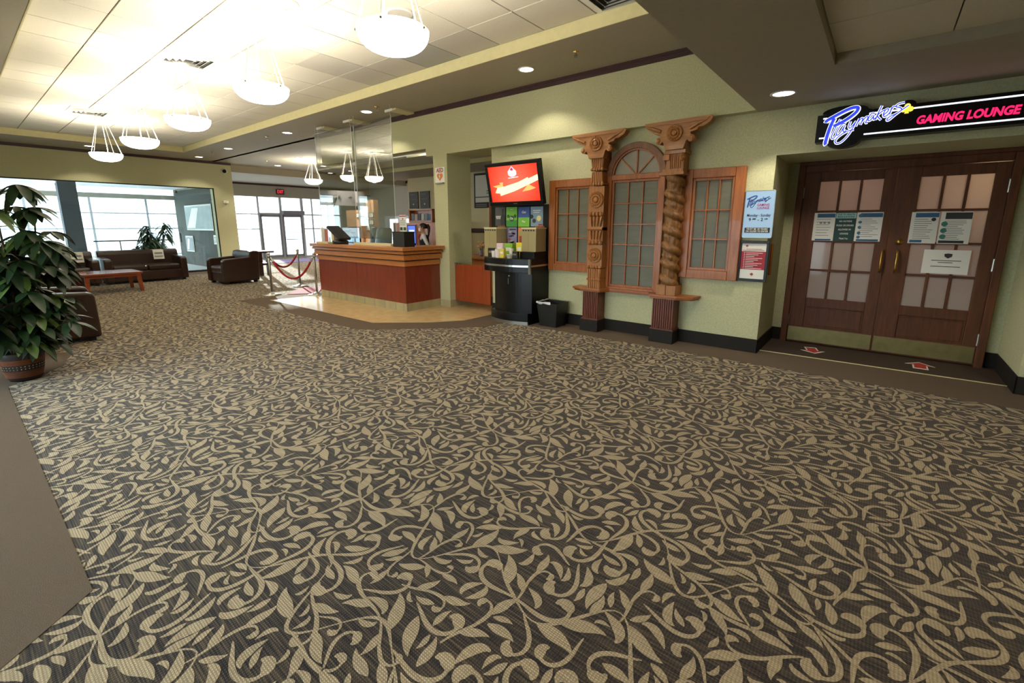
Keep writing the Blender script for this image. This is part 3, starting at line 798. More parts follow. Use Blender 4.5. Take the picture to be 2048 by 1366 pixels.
def ft(t):
    build('footer', MB().box(.225, .32, yp - .003, yp - .001, 1.225, 1.25), m_blue, t)
    build('print_heading', MB().text('PLEASE DO NOT', (.31, yp - .003, 1.452), (1, 0, 0), (0, 0, 1), .02, bold=.001, width=.12).text('USE HANDLE', (.31, yp - .003, 1.425), (1, 0, 0), (0, 0, 1), .02, bold=.001, width=.10), m_ink, t)
def ft(t):
    build('footer', MB().box(.225, .32, yp - .003, yp - .001, 1.225, 1.25), m_blue, t)
    build('emblem', MB().disc((.385, yp - .003, 1.455), .018, 14, 0, 'Y'), m_ink, t)
sheet('notice', .212, .425, 1.215, 1.53, 'white notice with a dark round emblem, left pane of the right lounge door', m_blue, lines=10, extra=ft)
def ft(t):
    mi_ = M('icon_teal', '3F7A70', .6)
    for z in (1.41, 1.345, 1.285): build('icon', MB().disc((.47, yp - .003, z), .024, 16, 0, 'Y'), mi_, t)
    build('footer', MB().box(.445, .63, yp - .003, yp - .001, 1.222, 1.248), m_ink, t)
sheet('notice', .435, .665, 1.215, 1.53, 'white notice with three green discs and a black heading, right lounge door', m_ink, lines=11, extra=ft, hz=.20)
def ft(t):
    build('crest', MB().prism([(.51, 1.115), (.54, 1.12), (.57, 1.115), (.567, 1.09), (.54, 1.07), (.513, 1.09)], yp - .005, yp - .001), m_ink, t)
    build('print', MB().box(.42, .64, yp - .0045, yp - .001, 1.045, 1.051).box(.47, .58, yp - .0045, yp - .001, 1.025, 1.031).box(.42, .64, yp - .0045, yp - .001, .985, .991), m_ink, t)
sheet('notice', .355, .70, .915, 1.155, 'creased white sheet taped across two panes, lowest on the right lounge door', None, lines=0, y=yp - .0005, extra=ft)

# ------------------------------------------------------------------ signs by the doors
ys = W - .004
t = thing('hours_sign', (-1.045, W, 1.262), 'blue wall sign giving opening hours, above the red framed notice', 'sign')
build('frame', MB().prism([(-1.195, 1.275), (-1.182, 1.262), (-.912, 1.262), (-.899, 1.275), (-.899, 1.745), (-.912, 1.758), (-1.182, 1.758), (-1.195, 1.745)], W - .022, W), m_steel, t, bevel=.003)
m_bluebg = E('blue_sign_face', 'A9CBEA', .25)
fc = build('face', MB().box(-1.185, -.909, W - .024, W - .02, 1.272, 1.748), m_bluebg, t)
yt = W - .026
build('print', MB().text('Monday - Sunday', (-1.045, yt, 1.50), (1, 0, 0), (0, 0, 1), .04, bold=.0006, width=.225).text('9', (-1.125, yt, 1.455), (1, 0, 0), (0, 0, 1), .045, bold=.001).text('AM', (-1.085, yt, 1.462), (1, 0, 0), (0, 0, 1), .022, bold=.0015)
      .text('-', (-1.045, yt, 1.455), (1, 0, 0), (0, 0, 1), .045, bold=.001).text('2', (-1.01, yt, 1.455), (1, 0, 0), (0, 0, 1), .045, bold=.001).text('AM', (-.972, yt, 1.462), (1, 0, 0), (0, 0, 1), .022, bold=.0006), m_ink, fc)
build('age_band', MB().box(-1.168, -.925, W - .0255, W - .023, 1.318, 1.372), m_ink, fc)
build('age_print', MB().text('MUST BE 18 YEARS', (-1.047, W - .0275, 1.357), (1, 0, 0), (0, 0, 1), .026, bold=.0004, width=.20).text('OR OLDER TO ENTER', (-1.047, W - .0275, 1.333), (1, 0, 0), (0, 0, 1), .026, bold=.0004, width=.215), m_paper, fc)
build('lounge_print', MB().text('GAMING', (-1.01, yt, 1.607), (1, 0, 0), (0, 0, 1), .034, bold=.0006, width=.115).text('LOUNGE', (-1.01, yt, 1.575), (1, 0, 0), (0, 0, 1), .034, bold=.0006, width=.115), M('magenta_print', 'B02A6B', .5), fc)
# script lettering, traced stroke by stroke (u right, v down, in the lettering's own units)
SCRIPT = [[(490, 228), (500, 212), (560, 188), (640, 160), (700, 147), (742, 152), (748, 172), (728, 200), (680, 232), (620, 258), (560, 275)],
          [(560, 205), (542, 250), (526, 310), (514, 370), (508, 415), (516, 430)]]
SMALL = [[(612, 222), (590, 268), (568, 322), (556, 362), (562, 385), (580, 378), (598, 352)],
         [(662, 275), (640, 268), (614, 295), (596, 338), (602, 364), (624, 348), (656, 292)], [(658, 285), (648, 322), (656, 346), (676, 330)],
         [(702, 262), (692, 300), (700, 322), (720, 308), (748, 268)], [(748, 268), (726, 325), (690, 388), (644, 432), (606, 436), (592, 408), (624, 372), (686, 344), (738, 342)],
         [(772, 252), (750, 314)], [(756, 292), (786, 256), (800, 262), (786, 308)], [(792, 290), (824, 252), (840, 258), (826, 300), (842, 302)],
         [(892, 238), (866, 230), (846, 262), (846, 288), (866, 284), (888, 248)], [(884, 262), (888, 288), (906, 272)],
         [(938, 182), (918, 238), (902, 292)], [(964, 222), (914, 258), (944, 302)],
         [(962, 264), (988, 244), (992, 224), (974, 222), (960, 250), (966, 280), (988, 276), (1008, 254)],
         [(1016, 216), (1006, 270)], [(1008, 246), (1028, 212), (1046, 216)],
         [(1110, 196), (1064, 198), (1048, 218), (1082, 234), (1092, 256), (1052, 278), (1008, 292), (992, 312), (1008, 318), (1062, 276), (1142, 228)]]
def script(mb, fx, fz, y, r, strokes, m=0):
    for s in strokes:
        P = [Vector((fx(u, v), y, fz(u, v))) for u, v in s]; q = []
        for i in range(len(P) - 1):          # smooth the traced points
            a, b, c_, d_ = P[max(0, i - 1)], P[i], P[i + 1], P[min(len(P) - 1, i + 2)]
            for k in range(4):
                t_ = k / 4
                q.append(.5 * ((2 * b) + (c_ - a) * t_ + (2 * a - 5 * b + 4 * c_ - d_) * t_ ** 2 + (3 * b - a - 3 * c_ + d_) * t_ ** 3))
        q.append(P[-1]); mb.tube(q, r, 6, m)
    return mb
fx = lambda u, v: -1.165 + (u - 490) * .000335; fz = lambda u, v: 1.70 - (v - 140) * .00040 + (u - 490) * .00002
c = script(MB(), fx, fz, yt + .001, .0065, SCRIPT); script(c, fx, fz, yt + .001, .0036, SMALL)
build('script', c, M('script_blue', '34559B', .5), fc)
t = thing('framed_notice', (-1.058, W, .795), 'black framed red and white notice below the blue sign', 'notice')
build('frame', MB().box(-1.205, -.912, W - .025, W, .795, .825).box(-1.205, -.912, W - .025, W, 1.205, 1.235).box(-1.205, -1.178, W - .025, W, .825, 1.205).box(-.939, -.912, W - .025, W, .825, 1.205), m_black, t, bevel=.003)
sh = build('sheet', MB().box(-1.18, -.937, W - .012, W - .006, .823, 1.207), m_paper, t)
build('red_block', MB().box(-1.178, -.939, W - .0135, W - .011, .925, 1.12), m_red, sh)
c = MB()
for i in range(10): z = 1.103 - i * .0185; c.box(-1.150, -1.142, W - .0145, W - .013, z - .004, z + .004); c.box(-1.132, -.97 - .04 * ((i * 7) % 3), W - .0145, W - .013, z - .0025, z + .0025)
build('print', c, m_paper, sh)
c = MB()
def maple(mb, x, y, z, s, m=0):
    pts = [(0, 1), (.18, .62), (.42, .75), (.34, .25), (.62, .45), (.70, .28), (1, .25), (.82, -.05), (.92, -.18), (.45, -.45), (.5, -.62), (.08, -.52), (.06, -1), (-.06, -1), (-.08, -.52), (-.5, -.62), (-.45, -.45), (-.92, -.18), (-.82, -.05), (-1, .25), (-.70, .28), (-.62, .45), (-.34, .25), (-.42, .75), (-.18, .62)]
    mb.prism([(x + a * s, z + b * s) for a, b in pts], y - .001, y + .001, m); return mb
maple(c, -1.128, W - .014, 1.178, .014); maple(c, -1.058, W - .014, .875, .018)
c.box(-1.13, -.98, W - .0145, W - .0115, 1.143, 1.147).box(-1.165, -.955, W - .0145, W - .0115, 1.130, 1.134)
build('print', c, m_red, sh)
solo('wall_strip', MB().box(-.94, -.915, 5.70, 5.735, .85, 1.20), m_oak, 'upright oak strip on the side of the door recess, beside the red notice', 'wood strip', bevel=.008, loc=(-.93, 5.715, .85))

# ------------------------------------------------------------------ lit sign over the doors
t = thing('lounge_sign', (.1, W, 2.18), 'long black lit sign over the lounge doors with script and pink capitals', 'sign')
Z0, Z1, YS = 2.165, 2.405, 5.33
pr = [(-.606, Z0), (-.606, Z1), (-.535, Z1)] + [(-.40 + .17 * math.cos(a), Z1 + .012 + .048 * math.sin(a)) for a in [PI - i * PI / 10 for i in range(11)]] + [(-.20, Z1)]
pr += [(.035 + .055 * math.cos(a), Z1 + .004 + .036 * math.sin(a)) for a in [PI - i * PI / 8 for i in range(9)]]
pr += [(1.35, Z1), (1.35, Z0), (-.20, Z0)] + [(-.39 + .13 * math.cos(a), Z0 - .062 * math.sin(a)) for a in [i * PI / 10 for i in range(11)]]
bd = build('board', MB().prism(pr, YS, W - .02), m_black, t)
for bx in (-.3, .6): build('bracket', MB().box(bx, bx + .05, W - .03, W, Z0 + .05, Z1 - .05), m_black, t)
m_wtube = E('white_tube', 'EAF0FF', 1.1); m_btube = E('blue_tube', '3040D8', .75); m_ptube = E('pink_letter', 'FF2468', .75); m_yel = E('yellow_club', 'F5DE4A', .75)
c = MB()
for z in (2.372, 2.20): c.box(-.575 if z < 2.3 else -.56, -.53 if z > 2.3 else -.50, YS - .004, YS, z - .006, z + .006); c.box(-.22 if z > 2.3 else -.24, 1.33, YS - .004, YS, z - .006, z + .006)
build('border_line', c, m_wtube, bd)
fx = lambda u, v: -.535 + (u - 490) * .000885; fz = lambda u, v: 2.412 - (v - 147) * .00098 + (u - 490) * .00010
c = script(MB(), fx, fz, YS - .008, .0205, SCRIPT); script(c, fx, fz, YS - .008, .0100, SMALL)
so = build('script_outline', c, m_wtube, t)
c = script(MB(), fx, fz, YS - .024, .0140, SCRIPT); script(c, fx, fz, YS - .016, .0050, SMALL)
build('script', c, m_btube, so)
c = MB().text('GAMING LOUNGE', (.405, YS - .004, 2.268), (1, 0, 0), (0, 0, 1), .088, shear=.16, bold=.0035, ext=.003, width=.605)
build('lettering', c, m_ptube, t)
c = MB()
for a, b in ((0, .022), (-.022, -.004), (.022, -.004)): c.disc((.035 + a, YS - .009, 2.372 + b), .021, 18, 0, 'Y', .006)
c.prism([(.030, 2.375), (.04, 2.375), (.05, 2.335), (.02, 2.335)], YS - .012, YS - .006)
build('club', c, m_yel, t)
for (x0, y0, q, lb) in ((-.46, 6.0, R(195), 'red arrow sticker pointing out of the recess, in front of the left lounge door'), (.455, 6.0, 0, 'red arrow sticker pointing at the right lounge door')):
    rot = Matrix.Translation((x0, y0, 0)) @ Matrix.Rotation(q, 4, 'Z')
    A = [(-.06, -.13), (.06, -.13), (.06, .02), (.12, .02), (0, .14), (-.12, .02), (-.06, .02)]
    t = tag(build('floor_arrow', MB().prism([(a * .98, b * 1.05) for a, b in A], .0045, .0062, 0, 'XY').xf(rot), m_paper, loc=(x0, y0, .0045)), lb, 'sticker', 'arrow stickers on the entry mat')
    build('arrow_face', MB().prism([(a * .76, b * .84) for a, b in A], .0062, .0068, 0, 'XY').xf(rot), m_redb, t)
# ------------------------------------------------------------------ reception desk
t = thing('reception_desk', (-7.2, 5.0, 0), 'long cherry reception desk with stepped maple bands and a tiled base', 'reception desk')
def dpoly(o, back=5.02): return [(-8.60 - o * .15, 4.59 - o), (-5.91 + o, 4.59 - o), (-5.91 + o, 5.325), (-6.22, 5.325), (-6.22, back), (-8.60 - o * .15, back)]
build('base', MB().prism(dpoly(0), .006, .137, 0, 'XY'), m_btile, t)
for i in range(9): x = -8.3 + .3 * i; build('tile_joint', MB().box(x - .003, x + .003, 4.587, 4.60, .006, .137), m_inkg, t)
build('panel', MB().prism(dpoly(.002), .137, .76, 0, 'XY').box(-7.3, -7.292, 4.5855, 4.59, .14, .75), m_cherry, t)
c = MB()
for o, a, b in ((.028, .745, .825), (.072, .845, .928), (.112, .945, .985), (.15, .998, 1.035)): c.prism(dpoly(o), a, b, 0, 'XY')
build('band', c, m_maple, t, bevel=.003)
c = MB()
for o, a, b in ((.012, .825, .845), (.05, .928, .945), (.095, .985, .998)): c.prism(dpoly(o), a, b, 0, 'XY')
build('band_recess', c, m_darktrim, t)  # dark colour puts shade into the gaps between the bands
build('counter_top', MB().prism(dpoly(.152), 1.035, 1.056, 0, 'XY'), m_maple, t, bevel=.004)
wt = thing('work_table', (-7.4, 5.3, 0), 'low maple work surface behind the reception desk counter', 'table')
build('tabletop', MB().box(-8.6, -6.24, 5.03, 5.62, .70, .735), m_maple, wt); build('side_panel', MB().box(-8.6, -8.55, 5.03, 5.6, .006, .70), m_maple, wt); build('side_panel', MB().box(-6.30, -6.25, 5.34, 5.6, .006, .70), m_maple, wt)
CT = 1.056
# clear screens hung over the counter, with the brackets that carry them
def screen(x0, x1, y, lb, yaw=0):
    n0 = set(bpy.data.objects)
    t = tag(build('clear_screen', MB().box(x0, x1, y, y + .005, 1.16, 3.12), m_acryl, loc=((x0 + x1) / 2, y, 1.16)), lb, 'screen', 'clear screens over the reception desk')
    for x in (x0, x1 - .006): build('polished_edge', MB().box(x, x + .006, y - .001, y + .006, 1.16, 3.12), m_acrye, t)
    for x in (x0 + .02, x1 - .02): build('wire', MB().tube([(x, y + .003, 3.12), (x, y + .003, ZS)], .002, 5), m_wire, t)
    build('foot', MB().box(x0 + .1, x0 + .16, y - .02, y + .025, CT, 1.165), m_acryl, t); build('foot', MB().box(x1 - .16, x1 - .1, y - .02, y + .025, CT, 1.165), m_acryl, t)
    t.rotation_euler = (0, 0, yaw)
screen(-8.77, -7.525, 4.80, 'clear hanging screen over the far half of the reception desk')
screen(-7.51, -6.325, 4.80, 'clear hanging screen over the near half of the reception desk', R(-3.4))
t = tag(build('clear_screen', MB().box(-8.83, -8.825, 4.84, 6.0, 1.16, 2.6), m_acryl, loc=(-8.83, 5.4, 1.16)), 'clear side screen at the far end of the reception desk', 'screen', 'clear screens over the reception desk')
build('polished_edge', MB().box(-8.832, -8.823, 5.994, 6.0, 1.16, 2.6), m_acrye, t)
build('wire', MB().tube([(-8.828, 4.9, 2.6), (-8.828, 4.9, ZS)], .002, 5), m_wire, t); build('foot', MB().box(-8.85, -8.805, 4.95, 5.01, CT - .3, 1.165), m_acryl, t)
for x, q in ((-8.83, 'nearest the glass wall'), (-7.87, 'in the middle of the three'), (-6.60, 'nearest the column')):
    t = tag(build('screen_bracket', MB().box(x - .02, x + .17, 4.95, 5.33, ZS - .03, ZS), m_tan, loc=(x, 5.1, ZS - .03), bevel=.003), 'pale flat bracket on the soffit over the desk, ' + q, 'bracket', 'screen brackets on the soffit')
    build('end_plate', MB().box(x - .10, x + .10, 4.93, 4.95, ZS - .04, ZS - .002), m_white, t)

# things on the desk
t = thing('payment_terminal', (-7.75, 4.61, CT), 'black tilted touch terminal on the far half of the desk', 'terminal')
build('base', MB().lathe([(.001, 0), (.14, 0), (.14, .05), (.10, .085), (.001, .09)], (-7.80, 4.61, CT), 20), m_blackm, t, smooth=True)
build('neck', MB().tube([(-7.80, 4.61, CT + .07), (-7.79, 4.60, CT + .15)], .045, 10), m_blackm, t)
u = Vector((.80, .10, -.55)).normalized(); v = Vector((.12, -.99, 0)).normalized(); n = u.cross(v)
build('display', MB().obox((-7.82, 4.60, CT + .20), u * .20, v * .13, n * .022), m_blackm, t, bevel=.008)
solo('card_tray', MB().box(-8.42, -8.0, 4.47, 4.59, CT, CT + .035), m_tan, 'low cream tray at the far front edge of the desk', 'tray', bevel=.004, loc=(-8.1, 4.56, CT))
solo('document_stand', MB().box(-8.16, -8.07, 4.64, 4.72, CT, CT + .25), m_tan, 'upright cream stand behind the black touch terminal', 'stand', bevel=.004, loc=(-8.11, 4.68, CT))
solo('counter_ledge', MB().box(-7.35, -6.27, 4.60, 4.72, CT, CT + .04), m_tan, 'long cream ledge on the counter under the near screen', 'ledge', bevel=.003, loc=(-6.8, 4.66, CT))
t = thing('computer_monitor', (-8.47, 5.28, .735), 'monitor with a pale blue page, behind the black touch terminal', 'monitor')
build('housing', MB().box(-8.80, -8.17, 5.26, 5.29, 1.04, 1.36), m_blackm, t, bevel=.004)
dsp = build('display', MB().box(-8.785, -8.185, 5.256, 5.261, 1.06, 1.345), E('pale_screen', 'CFE6F2', 1.1), t)
build('page_print', MB().box(-8.74, -8.5, 5.2545, 5.2565, 1.27, 1.285).box(-8.74, -8.3, 5.2545, 5.2565, 1.24, 1.25).box(-8.785, -8.185, 5.2545, 5.2565, 1.06, 1.17), E('screen_blue', '8FB9DA', .9), dsp)
build('stand', MB().box(-8.5, -8.44, 5.29, 5.33, .735, 1.2).box(-8.6, -8.34, 5.2, 5.4, .735, .75), m_blackm, t)
m_chair = M('blue_grey_leather', '54676F', .45, vary=.1, scale=6)
def office_chair(x, y, s, lb):
    t = thing('office_chair', (x, y, 0), lb, 'chair', 'office chairs behind the desk')
    c = MB(); n = 8; vs = []; fs = []
    for i in range(n + 1):
        u = i / n; z = .62 + .72 * u; hw = (.27 - .05 * u) * s * (1 if u < .9 else .92); yy = y + .22 + .10 * u
        for j in range(9):
            q = -1 + 2 * j / 8; vs.append((x + hw * q, yy - .05 * (1 - q * q) + .03 * q * q, z))
    for i in range(n):
        for j in range(8): fs.append((i * 9 + j, i * 9 + j + 1, (i + 1) * 9 + j + 1, (i + 1) * 9 + j))
    o = build('backrest', c.add(vs, fs), m_chair, t, smooth=True); q = o.modifiers.new('t', 'SOLIDIFY'); q.thickness = .09; q.offset = 0; o.modifiers.new('s', 'SUBSURF').render_levels = 1
    build('seat', MB().box(x - .26 * s, x + .26 * s, y - .25, y + .25, .46, .57), m_chair, t, bevel=.04, seg=3)
    build('column', MB().tube([(x, y, .10), (x, y, .46)], .03, 10), m_blackm, t)
    c = MB()
    for k in range(5): a = 2 * PI * k / 5; c.tube([(x, y, .12), (x + .28 * math.cos(a), y + .28 * math.sin(a), .07)], .02, 6); c.sphere((x + .28 * math.cos(a), y + .28 * math.sin(a), .045), .035, 8)
    build('base', c, m_blackm, t)
    for s_ in (-1, 1): build('armrest', MB().tube([(x + s_ * .28 * s, y - .15, .55), (x + s_ * .3 * s, y - .15, .76), (x + s_ * .3 * s, y + .15, .76), (x + s_ * .28 * s, y + .2, .6)], .02, 8), m_blackm, t)
office_chair(-8.90, 6.05, 1.2, 'wide blue grey office chair behind the reception desk')
office_chair(-9.95, 6.55, .75, 'narrower blue grey office chair, farther from the person')
t = tag(build('desk_planter', MB().box(-6.15, -5.86, 4.555, 4.77, CT, CT + .235), m_blackm, loc=(-6.0, 4.66, CT), bevel=.006), 'black box on the near corner of the reception desk', 'box')
build('lid_rim', MB().box(-6.155, -5.855, 4.55, 4.775, CT + .225, CT + .24), m_black, t)
t = tag(build('counter_card', MB().box(-6.13, -5.955, 4.69, 4.696, CT + .24, CT + .50), m_paper, loc=(-6.04, 4.69, CT + .24)), 'white notice card standing on the black box', 'notice')
c = MB().box(-6.125, -5.96, 4.687, 4.69, CT + .475, CT + .492); maple(c, -6.04, 4.688, CT + .44, .016); build('red_print', c, m_red, t)
c = MB()
for i in range(6): c.box(-6.115, -5.985, 4.687, 4.69, CT + .335 + .016 * i, CT + .341 + .016 * i)
build('print', c, m_inkg, t)
build('photo', MB().box(-6.115, -6.055, 4.686, 4.69, CT + .26, CT + .31), m_ink, t); build('photo', MB().box(-6.03, -5.965, 4.686, 4.69, CT + .26, CT + .31), m_leafl, t)
t = thing('tablet', (-6.46, 5.2, CT), 'tablet with a bright blue display beside the black box', 'tablet')
u = Vector((.76, .65, 0)); n = Vector((.65, -.76, 0))
build('housing', MB().obox((-6.46, 5.2, 1.235), u * .075, n * .01, Vector((0, 0, .165))), m_blackm, t, bevel=.004)
dsp = build('display', MB().obox(Vector((-6.46, 5.2, 1.235)) + n * .0105, u * .062, n * .001, Vector((0, 0, .15))), E('blue_screen', '4A62E0', 1.0), t)
build('display_figures', MB().obox(Vector((-6.46, 5.2, 1.16)) + n * .012, u * .04, n * .001, Vector((0, 0, .05))).obox(Vector((-6.46, 5.2, 1.30)) + n * .012, u * .045, n * .001, Vector((0, 0, .015))), E('screen_white', 'D5DCFA', 1.0), dsp)
build('stand', MB().box(-6.50, -6.42, 5.17, 5.25, CT - .01, CT + .02), m_blackm, t)
t = tag(build('leaflet_holder', MB().box(-8.50, -8.495, 4.62, 4.76, CT, CT + .30), m_acryl, loc=(-8.49, 4.69, CT)), 'clear leaflet holder with red and white leaflets at the far end of the desk', 'leaflet holder')
build('leaflet', MB().box(-8.494, -8.47, 4.625, 4.685, CT + .01, CT + .28), m_paper, t); build('leaflet', MB().box(-8.494, -8.47, 4.695, 4.755, CT + .01, CT + .27), M('pink_leaflet', 'D98A86', .6), t)
solo('desk_phone', MB().box(-8.58, -8.36, 5.42, 5.58, .735, .79).box(-8.58, -8.51, 5.41, 5.59, .79, .83), m_blackm, 'black phone on the lower work surface at the far end', 'phone', bevel=.008, loc=(-8.47, 5.5, .735))

# ------------------------------------------------------------------ the receptionist
def person():
    verts = [((0, .02, .92), .135, .10), ((0, .015, 1.06), .115, .088), ((0, .0, 1.20), .13, .098), ((0, .01, 1.30), .12, .085), ((0, .0, 1.385), .045, .045), ((0, -.012, 1.43), .048, .052), ((0, -.03, 1.475), .062, .074), ((0, -.02, 1.545), .074, .090), ((0, -.01, 1.60), .05, .06)]
    edges = [(i, i + 1) for i in range(8)]
    def chain(par, pts):
        p = par
        for q in pts: verts.append(q); edges.append((p, len(verts) - 1)); p = len(verts) - 1
        return p
    for s in (-1, 1):
        wr = chain(3, [((s * .15, .01, 1.315), .055, .055), ((s * .185, .07, 1.20), .049, .049), ((s * .20, .12, 1.075), .042, .042), ((s * .185, -.06, 1.03), .038, .038), ((s * .13, -.25, 1.02), .026, .022), ((s * .125, -.30, 1.02), .034, .017), ((s * .12, -.335, 1.015), .032, .015)])
        for k, (dx, l) in enumerate(((-.026, .060), (-.009, .072), (.009, .068), (.025, .052))):
            chain(wr, [((s * .12 + dx, -.352, 1.012), .0095, .0095), ((s * .12 + dx * 1.15, -.352 - l * .55, 1.006), .009, .009), ((s * .12 + dx * 1.2, -.352 - l, .992), .0075, .0075)])
        chain(wr - 1, [((s * .12 - s * .035, -.315, 1.01), .011, .011), ((s * .12 - s * .055, -.345, 1.002), .0095, .0095), ((s * .12 - s * .06, -.37, .996), .008, .008)])
        chain(0, [((s * .085, .02, .84), .095, .10), ((s * .095, .0, .48), .058, .062), ((s * .095, .03, .25), .05, .056), ((s * .095, .04, .085), .036, .04), ((s * .10, -.03, .045), .038, .032), ((s * .105, -.12, .035), .034, .025)])
    bm = bmesh.new(); lay = bm.verts.layers.skin.verify(); bv = []
    for (p, rx, ry) in verts:
        v = bm.verts.new(p); v[lay].radius = (rx, ry); bv.append(v)
    bv[0][lay].use_root = True
    for a, b in edges: bm.edges.new((bv[a], bv[b]))
    me = bpy.data.meshes.new('tmp'); bm.to_mesh(me); bm.free()
    o = bpy.data.objects.new('tmp', me); C.objects.link(o)
    sk = o.modifiers.new('k', 'SKIN'); sk.use_smooth_shade = True; sb = o.modifiers.new('s', 'SUBSURF'); sb.levels = 2
    dg = bpy.context.evaluated_depsgraph_get(); dg.update()
    m2 = bpy.data.meshes.new_from_object(o.evaluated_get(dg)); bpy.data.objects.remove(o, do_unlink=True)
    m2.name = 'person'
    for m in (M('skin', 'C99A7E', .55), M('white_shirt', 'E9E9EC', .7), M('black_trousers', '1C1C20', .8), M('black_shoe', '121212', .4)): m2.materials.append(m)
    for p in m2.polygons:
        c = p.center; k = 0
        if c.z < .075: k = 3
        elif c.z < .93 and abs(c.y) < .16: k = 2
        elif c.z < 1.37 and not (c.y < -.25): k = 1
        p.material_index = k; p.use_smooth = True
    b = bpy.data.objects.new('person', m2); C.objects.link(b)
    tag(b, 'person in a white shirt, dark vest and face mask working behind the reception desk', 'person')
    hair = MB()
    vs = []; fs = []; n = 18
    for i in range(10):
        tt = PI * .62 * i / 9
        for j in range(n):
            a = 2 * PI * j / n; r = .102 + (.006 * math.sin(a * 5))
            z = 1.525 + .098 * math.cos(tt); y = .0 + r * math.sin(tt) * math.sin(a) * 1.02; x = .088 * math.sin(tt) * math.cos(a)
            if y < -.055: z = max(z, 1.565)
            vs.append((x, y, z))
    for i in range(9):
        for j in range(n): fs.append((i * n + j, i * n + (j + 1) % n, (i + 1) * n + (j + 1) % n, (i + 1) * n + j))
    hair.add(vs, fs)
    hair.tube([(0, .08, 1.56), (0, .115, 1.565), (0, .135, 1.52), (0, .135, 1.43), (0, .125, 1.34), (0, .12, 1.27)], [.03, .036, .034, .030, .022, .006], 10)
    for s in (-1, 1): hair.tube([(s * .07, -.05, 1.58), (s * .082, -.03, 1.53), (s * .078, -.01, 1.47)], [.015, .014, .005], 6)
    mh = M('dark_brown_hair', '2B1C16', .5, vary=.2, scale=30)
    ch = [build('hair', hair, mh, b, smooth=True)]
    mk = MB(); vs = []; fs = []
    for i in range(9):
        a = R(-75 + 150 * i / 8)
        for j in range(6):
            z = 1.425 + .078 * j / 5; bul = .012 * math.sin(PI * j / 5)
            vs.append((.075 * math.sin(a), -.045 - (.062 + bul) * math.cos(a), z))
    for i in range(8):
        for j in range(5): fs.append((i * 6 + j, i * 6 + j + 1, (i + 1) * 6 + j + 1, (i + 1) * 6 + j))
    o = build('face_mask', mk.add(vs, fs), M('mask_pale', 'E4ECEE', .8), b, smooth=True); o.modifiers.new('t', 'SOLIDIFY').thickness = .004
    for s in (-1, 1):
        ey = build('eye', MB().sphere((s * .030, -.100, 1.525), .010, 8, 0, (1.2, .6, .7)), m_paper, b); build('pupil', MB().sphere((s * .030, -.107, 1.525), .005, 8), mh, ey)
        build('eyebrow', MB().tube([(s * .012, -.108, 1.545), (s * .03, -.110, 1.549), (s * .05, -.097, 1.543)], .003, 5), mh, b)
    build('nose', MB().tube([(0, -.105, 1.53), (0, -.122, 1.50), (0, -.112, 1.488)], [.006, .012, .007], 8), m2.materials[0], b, smooth=True)
    for s in (-1, 1): build('ear', MB().sphere((s * .083, -.012, 1.505), .022, 8, 0, (.35, .7, 1.2)), m2.materials[0], b, smooth=True)
    # vest over the shirt
    vs = []; fs = []; rings = ((.90, .155, .125), (1.0, .138, .112), (1.08, .132, .105), (1.18, .148, .122), (1.26, .140, .115), (1.31, .115, .10), (1.335, .095, .085)); n = 24
    for z, rx, ry in rings:
        for j in range(n):
            a = 2 * PI * j / n; dz = -.10 * max(0, (z - 1.2) / .13) * max(0, -math.sin(a)) ** 3 if z > 1.2 else 0
            vs.append((rx * math.cos(a), .012 + ry * math.sin(a), z + dz))
    for i in range(len(rings) - 1):
        for j in range(n): fs.append((i * n + j, i * n + (j + 1) % n, (i + 1) * n + (j + 1) % n, (i + 1) * n + j))
    o = build('vest', MB().add(vs, fs), M('dark_vest', '1E1E24', .8), b, smooth=True); o.modifiers.new('t', 'SOLIDIFY').thickness = .008
    c = MB(); c.lathe([(.055, 1.36), (.068, 1.345), (.062, 1.33)], (0, -.002, 0), 16); c.tube([(0, -.07, 1.345), (.012, -.105, 1.30), (.02, -.118, 1.23)], [.025, .03, .008], 8); c.tube([(0, -.07, 1.345), (-.02, -.105, 1.30), (-.03, -.118, 1.25)], [.02, .026, .006], 8)
    build('neck_scarf', c, M('red_scarf', 'A82A3A', .6), b, smooth=True)
    b.scale = (.89,) * 3; b.location = (-7.75, 6.55, 0); b.rotation_euler = (0, 0, R(-46))
person()

# ------------------------------------------------------------------ column sign, gate
t = thing('wall_sign', (-5.83, 5.335, 2.1), 'white AED sign with an orange heart on the column', 'sign')
c = MB(); c.prism([(-5.945, 2.09), (-5.72, 2.09), (-5.72, 2.335), (-5.945, 2.335)], 5.327, 5.335); build('plate', c, m_paper, t)
build('bracket', MB().box(-5.93, -5.735, 5.30, 5.335, 2.075, 2.092), m_steel, t)
build('lettering', MB().text('AED', (-5.832, 5.325, 2.285), (1, 0, 0), (0, 0, 1), .095, bold=.0012, width=.165), m_red, t)
hp = []
for i in range(40):
    a = 2 * PI * i / 40; hp.append((-5.832 + .0042 * 16 * math.sin(a) ** 3, 2.188 + .0042 * (13 * math.cos(a) - 5 * math.cos(2 * a) - 2 * math.cos(3 * a) - math.cos(4 * a))))
build('heart', MB().prism(hp, 5.322, 5.327), M('orange_heart', 'D9791E', .5), t)
build('bolt', MB().prism([(-5.826, 2.225), (-5.852, 2.185), (-5.836, 2.185), (-5.844, 2.145), (-5.812, 2.195), (-5.830, 2.195)], 5.318, 5.322), m_paper, t)
t = thing('swing_gate', (-5.25, 5.47, .11), 'low cherry swing gate between the column and the snack stand', 'gate')
pn = build('panel', MB().box(-5.66, -4.85, 5.455, 5.48, .112, .745), m_gate, t, bevel=.003)
